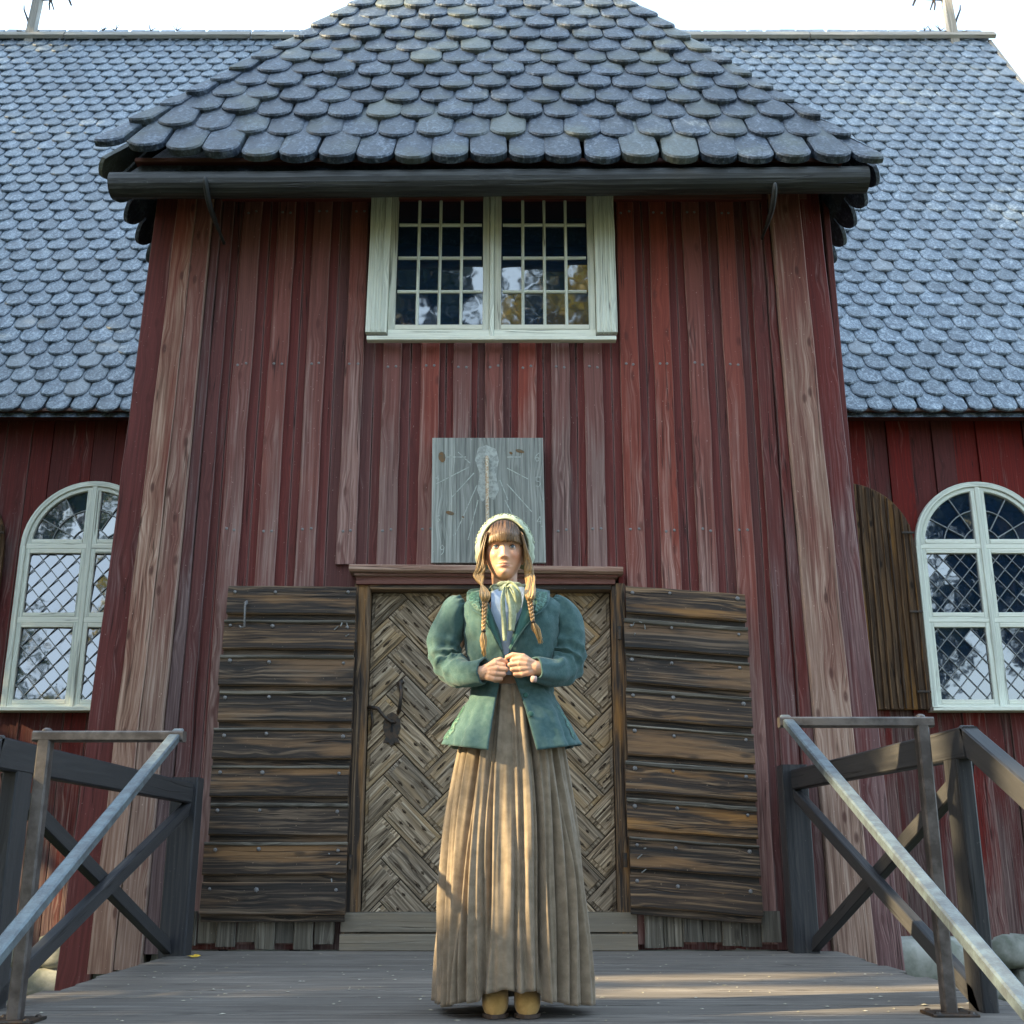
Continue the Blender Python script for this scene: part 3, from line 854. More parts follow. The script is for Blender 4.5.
# ---- door: frame, herringbone leaf, ledge, threshold
DY = 6.62
de = empty('door', (0, 0, 0)); de.parent = church; de.location = V((-.13, DY, 0)) - church.location
dl, dr = pl(367, 750, DY).x, pl(613, 750, DY).x
dzb, dzt = P(400, 919, DY).z, P(400, 593, DY).z
m = MB()
Wb = .168; ang = R(45)
cxm, czm = (dl+dr)/2 + .20, dzb+.03
nails = []
for i in range(-14, 15):
    for j in range(-14, 15):
        c4 = (i-j) % 4
        if c4 == 0: rect = (i, j, i+2, j+1); gd = (1, 0)
        elif c4 == 3: rect = (i, j, i+1, j+2); gd = (0, 1)
        else: continue
        co = [(rect[0], rect[1]), (rect[2], rect[1]), (rect[2], rect[3]), (rect[0], rect[3])]
        ctr = ((rect[0]+rect[2])/2, (rect[1]+rect[3])/2)
        def rot(p): 
            x_, z_ = p[0]*Wb, p[1]*Wb
            return (cxm + x_*math.cos(ang)-z_*math.sin(ang), czm+.9+(x_*math.sin(ang)+z_*math.cos(ang)))
        g = rot((ctr[0]+gd[0], ctr[1]+gd[1])); c_ = rot(ctr); gdir = V((g[0]-c_[0], 0, g[1]-c_[1]))
        def shrink(k): return [(ctr[0]+(p[0]-ctr[0])*(1-k/(abs(p[0]-ctr[0])*Wb)), ctr[1]+(p[1]-ctr[1])*(1-k/(abs(p[1]-ctr[1])*Wb))) for p in co]
        rn = random.random()
        for k_, yy, th_, ww in ((.0022, DY, .03, 0.0), ):
            poly = clip([rot(p) for p in shrink(k_)], dl, dr, dzb, dzt)
            if len(poly) < 3: continue
            m.prism([V((p[0], yy, p[1])) for p in poly], (0, -1, 0), th_, gdir=gdir, rnd=rn, ch=.005)
        poly = clip([rot(p) for p in shrink(.026)], dl+.02, dr-.02, dzb+.02, dzt-.02)
        if len(poly) >= 3: m.prism([V((p[0], DY-.009, p[1])) for p in poly], (0, -1, 0), .008, gdir=gdir, rnd=(rn*.6+random.random()*.4), ch=.004)
        for (u_, v_) in [q for q in ((.45, .3), (.62, .72), (1.0, .5), (1.4, .28), (1.58, .7)) if random.random() < .85]:
            u_ += random.uniform(-.06, .06); v_ += random.uniform(-.06, .06)
            if True:
                pass
            q = rot((rect[0]+u_, rect[1]+v_)) if gd == (1, 0) else rot((rect[0]+v_, rect[1]+u_))
            if dl+.02 < q[0] < dr-.02 and dzb+.02 < q[1] < dzt-.02: nails.append((q, gdir.normalized()))
m.build('door_leaf', M['herr'], de)
mb = MB(); mb.add([V((dl-.02, DY+.012, dzb)), V((dr+.02, DY+.012, dzb)), V((dr+.02, DY+.012, dzt)), V((dl-.02, DY+.012, dzt))], [(0,1,2,3)]); mb.build('door_backing', M['black'], de)
M['stain'] = simple('rust_stain', (.035, .025, .018), .9, 0, .1, 60, (.09, .065, .045))
mb = MB()
for q, g in nails:
    mb.nail((q[0], DY-.010, q[1]), .008, h=.006)
    c_ = V((q[0], DY-.0165, q[1])); l = random.uniform(.015, .06); h_ = V((g.z, 0, -g.x))
    pts = [c_ + g*l*math.cos(a)*.8 + h_*random.uniform(.004,.009)*math.sin(a)*(1 if random.random()<.8 else .3) for a in [i*math.pi/4 for i in range(8)]]
    pts = [V((p.x, DY-.0108, p.z)) for p in pts]
    mb.add(pts, [tuple(range(8))])
mb.build('door_nails', M['stain'], de)
# ironwork
mb = MB()
c_ = P(392, 729, DY); c_.y = DY-.014
out = [(0, .10), (.028, .085), (.05, .05), (.052, 0), (.035, -.05), (.05, -.085), (.02, -.08), (0, -.105), (-.02, -.08), (-.05, -.085), (-.035, -.05), (-.052, 0), (-.05, .05), (-.028, .085)]
vs = [c_+V((x_, 0, z_)) for x_, z_ in out]; n_ = len(vs)
mb.add(vs+[p+V((0, .006, 0)) for p in vs], [tuple(range(n_))]+[(i, (i+1) % n_, n_+(i+1) % n_, n_+i) for i in range(n_)])
mb.build('lock_plate', M['iron'], de)
mb = MB(); mb.plank(c_+V((0, -.003, .03)), c_+V((0, -.003, -.02)), (.014, 0, 0), (0, .004, 0)); mb.build('keyhole', M['black'], de)
mb = MB()
a = P(400, 684, DY-.03); b_ = P(399, 711, DY-.03)
mb.tube([a+V((0, .03, .01)), a, a.lerp(b_, .35)+V((.012, -.02, 0)), a.lerp(b_, .7)+V((.008, -.02, 0)), b_, b_+V((-.01, .03, -.01))], [.009, .012, .01, .01, .013, .01], 8)
mb.tube([a+V((-.02, .015, .0)), a+V((.02, .015, .02))], .014, 8)
a = P(368, 707, DY-.02)
mb.tube([a, a+V((.06, -.01, -.01)), a+V((.10, -.012, -.06)), a+V((.14, -.01, -.09)), a+V((.17, 0, -.09))], [.012, .012, .009, .009, .006], 7)
mb.tube([a+V((.02,0,-.02)), a+V((.03, 0, -.09)), a+V((.02, 0, -.14))], [.008, .008, .006], 6)
mb.build('door_handle', M['iron'], de, smooth=True)
# frame
mb = MB()
for (xa, xb_, Y_, th_) in ((pl(350, 750).x, dl-.005, 6.535, .10), (dr+.005, pl(628, 750).x, 6.535, .10)):
    mb.plank(((xa+xb_)/2, Y_+th_/2, .03), ((xa+xb_)/2, Y_+th_/2, dzt+.04), (xb_-xa, 0, 0), (0, th_, 0), segs=8, jit=.003, wear=.2)
mb.plank((dl-.004, 6.575, dzt+.027), (dr+.004, 6.575, dzt+.027), (0, 0, .055), (0, .09, 0), segs=4, jit=.003)
mb.build('door_frame', M['dark'], de)
mb = MB()
za, zb_ = P(490, 586, 6.56).z, P(490, 573, 6.52).z
mb.box(((pl(359, 580).x+pl(613, 580).x)/2, 6.56, (za+zb_)/2), (1.58, .09, zb_-za), segs=4, wear=-.5, rnd=.3)
mb.box((pl(616, 600).x+.03, 6.57, 1.2), (.035, .05, 2.0), segs=4, wear=-.4)
mb.build('lintel', M['lintel'], de)
mb = MB()
a, b_ = P(349, 568, 6.47), P(623, 570, 6.47)
mb.plank(a+V((0, .06, 0)), b_+V((0, .06, 0)), (0, 0, .045), (0, .14, 0), segs=8, jit=.004, wear=.5, ch=.012)
mb.plank(a+V((.03, .075, -.031)), b_+V((-.03, .075, -.031)), (0, 0, .018), (0, .11, 0), segs=4)
mb.build('door_ledge', M['corner'], de)
mb = MB()
mb.box((-.13, 6.56, .150), (1.67, .06, .11), segs=6, jit=.004, wear=.8); mb.box((-.13, 6.53, .046), (1.66, .12, .088), segs=6, jit=.004, wear=.8, rnd=.45)
mb.build('threshold', M['sillw'], de)

# ---- door shutters folded back against the wall
def shutter(cs, hinge_right, lab):
    """cs: pixel corners TL,TR,BR,BL"""
    Y_ = 6.47
    tl, tr, br, bl = [P(*c, Y_) for c in cs]
    e = empty('door_shutter', (0, 0, 0)); e.parent = church; e.location = (tl+br)/2 - church.location; e['label'] = lab
    n = 9
    mb = MB(); nb = MB()
    for i in range(n):
        a0, a1 = i/n, (i+1)/n
        l0, r0 = bl.lerp(tl, a0), br.lerp(tr, a0); l1, r1 = bl.lerp(tl, a1), br.lerp(tr, a1)
        lm, rm = (l0+l1)/2, (r0+r1)/2; h = (l1-l0).length
        jl, jr = random.uniform(-.012, .012), random.uniform(-.006, .006)
        up_ = (l1-l0)*.085
        mb.plank(lm+up_+V((jl, .017, 0)), rm+up_+V((jr, .017, 0)), (0, .012, h*.82), (0, .032, 0), segs=12, jit=.004, wear=0, ch=.008)
        lw = -(l1-l0)*.41
        mb.plank(lm+lw+V((jl+.004, .033, 0)), rm+lw+V((jr-.004, .033, 0)), (0, 0, h*.20), (0, .02, 0), segs=4, jit=.003, wear=0, ch=.003, rnd=0.02)
        # lighter rounded lip on the top of each plank
        if i < n-1 and i: mb.plank(lm.lerp(l1, .93)+V((jl, .003, 0)), rm.lerp(r1, .93)+V((jr, .003, 0)), (0, 0, random.uniform(.014, .026)), (0, .018, 0), segs=10, jit=.004, wear=1, ch=.006, rnd=random.uniform(.1, .9), mi=1)
        for k, u in enumerate((.06, .37, .64, .93)):
            for v in ((.26, .82) if k in (0, 3) else ((.82,) if (k == 1) else (.30,))):
                p = l0.lerp(r0, u).lerp(l1.lerp(r1, u), v) + V((random.uniform(-.01, .01), .0035-(v-.5)*.008, random.uniform(-.008, .008)))
                nb.nail(p, random.uniform(.010, .015), h=.008)
    # battens behind
    for u in (.12, .88):
        mb.plank(bl.lerp(br, u)+V((0, .05, .05)), tl.lerp(tr, u)+V((0, .05, -.05)), (.1, 0, 0), (0, .025, 0))
    mb.build('planks', [M['dark'], M['grey']], e); nb.build('nails', M['nail'], e)
    # clenched nail tips near the hinge side
    tb = MB()
    for u, v in ((.9, .885), (.93, .84), (.88, .19), (.93, .16), (.9, .12), (.94, .87), (.84, .86)):
        uu = u if hinge_right else 1-u
        p = bl.lerp(br, uu).lerp(tl.lerp(tr, uu), v)+V((0, 0, 0))
        tb.tube([p, p+V((random.uniform(-.01, .03), -.008, random.uniform(-.03, .03)))], [.004, .003], 5)
    tb.build('nail_clinches', M['leadm'], e)
    return e
sl = shutter([(227, 585), (357, 586), (344, 922), (199, 922)], True, 'dark plank shutter with an iron hook, left of the door')
sr = shutter([(625, 585), (746, 594), (763, 924), (629, 914)], False, 'dark plank shutter right of the door')
mb = MB()
a, b_ = P(246, 603, 6.45), P(245, 627, 6.45)
mb.tube([a, a+V((.008, -.015, .008)), a+V((0, -.02, -.02)), b_+V((0, -.015, 0)), b_+V((-.02, -.015, -.006)), b_+V((-.032, -.01, .005))], .006, 7)
mb.nail(a, .014, h=.01)
mb.build('hook', M['nail'], sl, smooth=True)
# hinge pins by the frame
mb = MB()
for px, py in ((355, 636), (619, 633), (350, 862), (625, 860)):
    p = P(px, py, 6.49); mb.tube([p+V((0, 0, -.04)), p+V((0, 0, .04))], .014, 8)
mb.build_each('hinge_pin', M['iron'], de)

# ================================================================== SUNDIAL
sy = 6.49
sd_ = empty('sundial', P(488, 500, sy), 'grey weathered board sundial with a thin rod, hung above the door ledge', 'sundial')
tl, tr, br, bl = P(432, 437, sy), P(543, 437, sy), P(546, 562, sy), P(431, 562, sy)
M['sund'] = wood('sundial_board', (.12, .13, .122), (.27, .285, .268), (.42, .435, .41), contrast=1.0, tone=.14, knots=.3, rough=.8)
mb = MB(); n = 5
cuts = [0, .22, .43, .57, .8, 1]
for a, b_ in zip(cuts, cuts[1:]):
    p0 = bl.lerp(br, (a+b_)/2); p1 = tl.lerp(tr, (a+b_)/2)
    mb.plank(p0+V((0, .03, 0)), p1+V((0, .03, 0)), ((br-bl).length*(b_-a)-.0015, 0, 0), (0, .03, 0), w1=((tr-tl).length*(b_-a)-.0015, 0, 0), segs=5, jit=.001, ch=.0015)
mb.build('board', M['sund'], sd_)
fx = lambda px, py, d=0: P(px, py, sy+.0145-d)
M['paint'] = simple('faded_white_paint', (.48, .53, .50), .85, 0, .2, 60, (.31, .33, .31))
M['rustp'] = simple('rust_mark', (.20, .11, .05), .85, 0, .2, 60, (.14, .12, .09))
mb = MB()
def stroke(m, pts, w, y_off=.001):
    for (a, b_) in zip(pts, pts[1:]):
        A, B = fx(*a, y_off), fx(*b_, y_off); d = (B-A).normalized(); h = V((-d.z, 0, d.x))*w/2
        m.add([A-h, B-h*.7, B+h*.7, A+h], [(0, 1, 2, 3)])
# faded hour lines fanning from the gnomon root
for a, b_ in (((469, 467), (436, 484)), ((474, 473), (452, 497)), ((466, 457), (447, 457)), ((507, 457), (521, 457)), ((507, 468), (528, 479)), ((507, 484), (532, 512)), ((477, 485), (455, 535)), ((505, 500), (516, 522)), ((478, 500), (468, 540)), ((500, 480), (508, 500)), ((470, 463), (458, 452))):
    stroke(mb, [a, b_], .007)
# faded numerals
def glyph(s, cx, cy, h):
    G = {'6': [(.5, -1), (-.3, -.3), (-.5, .3), (-.2, 1), (.3, 1), (.5, .4), (.1, 0), (-.4, .2)],
         '5': [(.5, -1), (-.4, -1), (-.4, -.2), (.3, -.1), (.5, .4), (.1, 1), (-.5, .8)],
         '4': [(.3, 1), (.3, -1), (-.5, .4), (.5, .4)],
         '7': [(-.5, -1), (.5, -1), (0, 1)], '8': [(0, 0), (-.4, -.5), (0, -1), (.4, -.5), (0, 0), (-.5, .5), (0, 1), (.5, .5), (0, 0)],
         '9': [(.4, -.4), (0, 0), (-.4, -.4), (0, -1), (.4, -.6), (.3, .4), (-.2, 1)]}
    stroke(mb, [(cx+x_*h, cy+z_*h) for x_, z_ in G[s]], .005)
glyph('6', 537, 457, 4); glyph('5', 538, 482, 5); glyph('4', 539, 520, 4); glyph('7', 437, 481, 3); glyph('8', 438, 518, 4); glyph('9', 442, 550, 5)
mb.build('painted_marks', M['paint'], sd_)
mb = MB()
for (px, py, w, h) in ((442, 457, 4, 6), (520, 451, 5, 2), (450, 513, 5, 2.2), (463, 517, 1.5, 1), (511, 453, 2, 1.5)):
    mb.add([fx(px+w*math.cos(a)*.9, py+h*math.sin(a)*.9+w*.2*math.cos(a), .0016) for a in [i*math.pi/5 for i in range(10)]], [tuple(range(10))])
mb.build_each('rust_stain', M['rustp'], sd_)
mb = MB()
mb.tube([fx(487, 457, -.002), fx(487, 459, .02), P(487.5, 524, sy-.12)], [.011, .0112, .010], 8)
mb.build('gnomon', simple('pale_rod', (.55, .52, .42), .6, 0, .3, 90, (.35, .22, .12)), sd_)
# pale patch of paint around the gnomon root
mb = MB()
pts = [(478, 448), (486, 445), (496, 449), (499, 460), (496, 475), (499, 490), (494, 500), (488, 497), (482, 502), (477, 490), (480, 474), (475, 460)]
mb.add([fx(x_, y_, .0006) for x_, y_ in pts], [tuple(range(len(pts)))])
mb.build('paint_patch', simple('worn_paint', (.44, .47, .45), .85, 0, .2, 45, (.28, .30, .285)), sd_)
# ================================================================== PORCH DECK, STEPS, GROUND
deck = empty('wooden_deck', (0, 5, 0), 'grey weathered plank deck before the door, with steps down in front', 'deck')
mb = MB()
y = 6.50; i = 0
while y > 3.56:
    w = random.uniform(.20, .30); yc = y - w/2
    xl = -1.80 + random.uniform(-.03, .03); xr = 1.78 + random.uniform(-.03, .03)
    if yc < 4.25: xl -= .1; xr += .22
    mb.plank((xl, yc, -.0225+random.uniform(-.002, .002)), (xr, yc, -.0225+random.uniform(-.002, .002)), (0, w-.014, 0), (0, 0, .045), segs=20, jit=.006, wear=.5, ch=.005)
    y -= w; i += 1
yend = y
mb.build('deck_planks', M['deck'], deck)
mb = MB()
for x_ in (-1.72, -.6, .6, 1.7): mb.box((x_, 5.0, -.13), (.07, 2.9, .16), segs=2)
mb.box((0, yend+.03, -.13), (3.5, .05, .18)); 
for x_ in (-1.72, 1.7):
    for y_ in (3.7, 5.0, 6.2): mb.box((x_, y_, -.66), (.12, .12, .95))
mb.build('deck_frame', M['brace'], deck)
mb = MB()
for k in range(6):
    zt_ = -.183*(k+1); yt = yend-.02-.37*k
    for q in range(2): mb.plank((-1.5, yt-.09-q*.185, zt_-.02), (1.5, yt-.09-q*.185, zt_-.02), (0, .175, 0), (0, 0, .04), segs=8, jit=.003, wear=.5)
for x_ in (-1.45, 1.45):
    mb.plank((x_, yend, -.2), (x_, yend-2.3, -1.32), (.05, 0, 0), (0, .1, .22), segs=2)
mb.build('steps', M['deck'], deck)
# loose chips and dirt on the deck
mb = MB()
for _ in range(170):
    x_ = random.uniform(-1.7, 1.7); y_ = random.uniform(3.7, 6.3)
    s = random.uniform(.004, .011); a = random.uniform(0, 6.28)
    mb.add([V((x_+s*math.cos(a+t)*random.uniform(.6, 1.4), y_+s*math.sin(a+t)*random.uniform(.6, 1.4), .0035)) for t in (0, 1.6, 3.1, 4.7)] + [V((x_, y_, .006))], [(0, 1, 4), (1, 2, 4), (2, 3, 4), (3, 0, 4)])
o = mb.build('deck_debris', simple('pale_chips', (.42, .40, .34), .8, 0, .2, 40, (.25, .22, .15)))
tag(o, 'tiny pale chips and dirt scattered over the deck', 'debris', None, 'stuff')
mb = MB(); c_ = V((-1.66, 6.05, .012))
mb.add([c_+V((.035*math.cos(a)*(1+.4*math.cos(3*a)), .03*math.sin(a), .006*math.sin(2*a))) for a in [i*math.pi/6 for i in range(12)]], [tuple(range(12))])
o = mb.build('fallen_leaf', M['leafy'], None); tag(o, 'single yellow leaf lying on the deck by the left railing post', 'leaf')

# ground
bpy_me = bpy.data.meshes.new('ground')
N = 90; vs = []
for j in range(N+1):
    for i in range(N+1):
        u = (i/N*2-1); v = (j/N*2-1)
        x_ = math.copysign(abs(u)**3, u)*260; y_ = math.copysign(abs(v)**3, v)*260
        z_ = -1.12 + .07*noise.noise(V((x_*.5, y_*.5, 0))) + (.06*noise.noise(V((x_*2, y_*2, 5))) if abs(x_) < 12 else 0)
        vs.append((x_, y_, z_))
fs = [(j*(N+1)+i, j*(N+1)+i+1, (j+1)*(N+1)+i+1, (j+1)*(N+1)+i) for j in range(N) for i in range(N)]
bpy_me.from_pydata(vs, [], fs); bpy_me.materials.append(M['ground'])
o = bpy.data.objects.new('ground', bpy_me); C.objects.link(o); tag(o, None, None, None, 'structure')
# grass tufts near the foundation
mb = MB()
for _ in range(3800):
    s = random.choice((-1, 1)); x_ = s*random.uniform(1.9, 5.5); y_ = random.uniform(4.5, 9.4)
    h = random.uniform(.05, .17); a = random.uniform(0, 6.28); w = .006
    b0 = V((x_, y_, -1.14)); t = V((random.uniform(-.06, .06), random.uniform(-.06, .06), h+.05))
    d = V((math.cos(a)*w, math.sin(a)*w, 0))
    mb.add([b0-d, b0+d, b0+t], [(0, 1, 2)])
o = mb.build('grass', simple('grass_blade', (.07, .11, .03), .7, 0, .3, 3, (.17, .15, .06)))
tag(o, 'thin green and dry grass beside the church foundation', 'grass', None, 'stuff')

# ================================================================== WOODEN RAILINGS WITH CROSS BRACES
def railing(side, lab):
    s = side
    e = empty('deck_railing', (s*1.65, 5, 0), lab, 'railing')
    if s < 0:
        XI = -1.74; ztop, zf = .902, .897; Yfar, Ynear = 6.15, 3.80
    else:
        XI = 1.57; ztop, zf = .945, .98; Yfar, Ynear = 6.33, 3.88
    xc = XI + s*.035
    # posts
    mb = MB()
    xp = -1.795 if s < 0 else 1.60
    mb.plank((xp, Yfar+.06, 0 if s>0 else -.02), (xp, Yfar+.06, zf+.03), (.145, 0, 0), (0, .13, 0), segs=3, ch=.006)
    mb.build('post', M['brace'], e)
    mb = MB()
    yn = 3.97
    mb.plank((xc+s*.0, yn+.05, -.9), (xc+s*.0, yn+.05, ztop-.1), (.055, 0, 0), (0, .13, 0), segs=3, ch=.006)
    mb.build('post', M['brace'], e)
    # top beam along the deck, then down the steps
    mb = MB()
    mb.plank((xc, Yfar, zf-.055), (xc, Ynear, ztop-.055), (.06, 0, 0), (0, 0, .11), segs=4, ch=.007, rnd=.5)
    mb.build('top_rail', M['brace'], e)
    mb = MB()
    sl = .50; L = 2.7
    mb.plank((xc, Ynear+.0, ztop-.055), (xc, Ynear-L, ztop-.055-L*sl), (.06, 0, 0), (0, sl*.1, .122), segs=6, ch=.007, rnd=.55)
    mb.build('stair_rail', M['brace'], e)
    mb = MB(); mb.plank((xc, Ynear-L+.1, -1.15), (xc, Ynear-L+.1, ztop-.15-L*sl), (.08, 0, 0), (0, .08, 0)); mb.build('post', M['brace'], e)
    # crossed braces between the posts
    xb = XI + s*.03
    mb = MB(); mb.plank((xb-s*.0, Yfar-.02, zf-.14), (xb-s*.0, yn+.04, .03), (.045, 0, 0), (0, .05, .085), segs=3, ch=.005, rnd=.8)
    mb.build('brace', M['brace'], e)
    mb = MB(); mb.plank((xb+s*.048, Yfar-.02, .05), (xb+s*.048, yn+.08, ztop-.15), (.045, 0, 0), (0, -.05, .085), segs=3, ch=.005, rnd=.4)
    mb.build('brace', M['brace'], e)
    return e
railing(-1, 'dark wooden cross-braced railing left of the woman')
rr = railing(1, 'dark wooden cross-braced railing right of the woman')
mb = MB()   # bolts
# slender handrails of square bar
def handrail(side, lab):
    YP = 3.9
    if side < 0:
        YP = 3.74; c0 = P(176, 733, YP); c1 = P(0, 948, 2.56); post = V((P(47, 733, YP).x, YP, c0.z)); 
    else:
        c0 = P(787, 719, 3.9); c1 = P(1022, 1000, 2.22); post = V((1.442, 3.9, c0.z))
    e = empty('handrail', (post.x, 3.9, 0), lab, 'handrail')
    mb = MB(); mb.plank((post.x, YP, .0), (post.x, YP, post.z-.02), (.044, 0, 0), (0, .044, 0), segs=6, jit=.001, ch=.006)
    mb.build('post', M['rail'], e)
    mb = MB(); mb.box((post.x, YP, .006), (.15, .13, .010)); 
    for dx in (-.055, .055):
        for dy in (-.045, .045): mb.nail((post.x+dx, YP+dy, .011), .011, (0, 0, 1), .008)
    mb.build('base_plate', M['iron'], e)
    mb = MB(); mb.plank((post.x+side*.04, YP, c0.z-.012), (c0.x-side*.03, YP, c0.z-.012), (0, .045, 0), (0, 0, .036), segs=4, ch=.006); mb.build('top_bar', M['rail'], e)
    d = (c1-c0); end = c0 + d*((YP-1.2)/(YP-c1.y))
    mb = MB(); mb.plank(c0+V((0, .02, .0)), end, (.038, 0, 0), (0, .010, .036), segs=10, ch=.005); mb.build('sloping_rail', M['rail2'], e)
    mb = MB(); mb.plank((end.x, 1.25, -1.15), (end.x, 1.25, end.z), (.05, 0, 0), (0, .05, 0)); mb.build('post', M['rail'], e)
    mb = MB(); mb.ball((post.x, YP, post.z+.006), (.018, .018, .012)); mb.build('cap_bolt', M['rail'], e, smooth=True)
    return e
M['rail2'] = simple('worn_handrail_top', (.13, .165, .185), .42, .25, .6, 30, (.085, .10, .115), .5, 110)
handrail(-1, 'slim pale grey handrail on a brown post at the left of the photo')
handrail(1, 'slim handrail on a brown post at the right, with a sunlit sloping bar')
# ================================================================== WOMAN
YC = 3.95
wo = empty('person', (0, YC, 0), 'woman in green puff-sleeved jacket, long tan skirt and pale bonnet standing before the door', 'person')
def W(px, py, Y=YC): return P(px, py, Y)
def cat(pts, n):
    """catmull-rom through pts, n samples"""
    pts = [V(p) for p in pts]; m = len(pts)-1; out = []
    for i in range(n):
        t = i/(n-1)*m; j = min(int(t), m-1); u = t-j
        p0 = pts[max(j-1, 0)]; p1 = pts[j]; p2 = pts[j+1]; p3 = pts[min(j+2, m)]
        out.append(.5*((2*p1)+(p2-p0)*u+(2*p0-5*p1+4*p2-p3)*u*u+(3*p1-p0-3*p2+p3)*u**3))
    return out
def gz(x, s): return math.exp(-(x/s)**2)
# ---------------------------------------------------------------- body: one continuous skin
HX, HY, HZ = -.029, 3.955, 1.598
wt = [(-.124, .004), (-.119, .019), (-.109, .031), (-.09, .042), (-.065, .056), (-.03, .0675), (0, .071), (.04, .072), (.07, .064), (.09, .047), (.102, .025), (.106, .003)]
ft = [(-.124, .050), (-.118, .068), (-.107, .079), (-.09, .083), (-.065, .084), (-.03, .086), (0, .084), (.03, .089), (.06, .082), (.085, .058), (.1, .03), (.106, .004)]
bt = [(-.124, .02), (-.107, .035), (-.065, .065), (-.03, .09), (.02, .10), (.06, .088), (.09, .055), (.106, .004)]
def head_front(x, z):
    """extra forward displacement of the face at local x,z"""
    d = 0
    # nose
    if -.062 < z < .02:
        rid = interp([(-.06, 0), (-.05, .003), (-.046, .008), (-.039, .0125), (-.028, .0090), (0, .0045), (.02, 0)], z)
        wd = interp([(-.06, .016), (-.038, .0105), (-.02, .0092), (.02, .0095)], z)
        d += rid*gz(x, wd)
    for s in (-1, 1):
        d += .0068*gz(x-s*.0115, .0060)*gz(z+.041, .0065)
        d -= .004*gz(x-s*.0065, .003)*gz(z+.0478, .0022)
        d -= .0095*gz(x-s*.0315, .0160)*gz(z-.001, .0092)
        d += .0045*gz(x-s*.03, .02)*gz(z-.018, .007)
        d += .0050*gz(x-s*.041, .017)*gz(z+.030, .017)
        d -= .0020*gz(x-s*.026, .006)*gz(z+.070, .008)
    d += .0058*gz(x, .0165)*gz(z+.0655, .0042) - .0018*gz(x, .003)*gz(z+.061, .004)
    d += .0066*gz(x, .0145)*gz(z+.0765, .0046)
    d -= .0048*gz(x, .021)*gz(z+.0708, .0017)
    d -= .0030*gz(x, .018)*gz(z+.087, .005)
    d += .0045*gz(x, .015)*gz(z+.104, .010)
    return d
def headpt(a, z):
    w_ = max(sinterp(wt, z), .002); c, s = math.cos(a), math.sin(a)
    x = w_*math.copysign(abs(c)**.92, c)
    if s < 0:
        f = sinterp(ft, z); y = -f*abs(s)**.80
        y -= head_front(x, z)*min(1, abs(s)*1.6)
    else: y = max(sinterp(bt, z), .003)*abs(s)**.9
    if z < -.03: z = -.03+(z+.03)*.90
    return V((HX+x, HY+y, HZ+z))
body = MB()
nz, na = 120, 140
rows_ = []
for j in range(nz):
    t = j/(nz-1); z = -.1235 + .229*t
    rows_.append([headpt(2*math.pi*k/na, z) for k in range(na)])
body.grid(rows_, close=True)
body.f.append(tuple(range(na-1, -1, -1))); body.f.append(tuple((nz-1)*na+k for k in range(na))); body.mi += [0, 0]
# ears
for s in (-1, 1): body.ball((HX+s*.069, HY+.004, HZ-.018), (.008, .018, .030), 12, 10)
# neck
body.tube(cat([(HX, HY+.018, HZ-.06), (HX+.004, HY+.012, HZ-.13), (.0, YC+.02, 1.405), (0, YC+.02, 1.36)], 12), [.049, .049, .048, .047, .047, .048, .050, .054, .060, .07, .085, .10], 24)
# torso (under the clothes)
def ell(m, tab, n=28):
    rows2 = []
    for (z, rx, ry, cx, cy) in tab: rows2.append([V((cx+rx*math.cos(2*math.pi*k/n), cy+ry*math.sin(2*math.pi*k/n), z)) for k in range(n)])
    b0 = len(m.v); m.grid(rows2, close=True)
    m.f.append(tuple(b0+k for k in range(n-1, -1, -1))); m.f.append(tuple(b0+(len(tab)-1)*n+k for k in range(n))); m.mi += [0, 0]
ell(body, [(.80, .13, .10, 0, YC), (.90, .15, .11, 0, YC), (1.0, .125, .095, 0, YC), (1.07, .11, .085, 0, YC), (1.18, .125, .095, 0, YC), (1.30, .145, .10, 0, YC), (1.37, .14, .08, 0, YC+.01), (1.40, .10, .06, 0, YC+.015), (1.42, .06, .05, 0, YC+.015)])
for s in (-1, 1):   # legs down into the boots
    body.tube(cat([(s*.07, YC, .86), (s*.06, YC, .48), (s*.056, YC+.01, .12), (s*.056, YC+.01, .05)], 10), [.085, .08, .07, .058, .05, .05, .048, .042, .036, .036], 16)
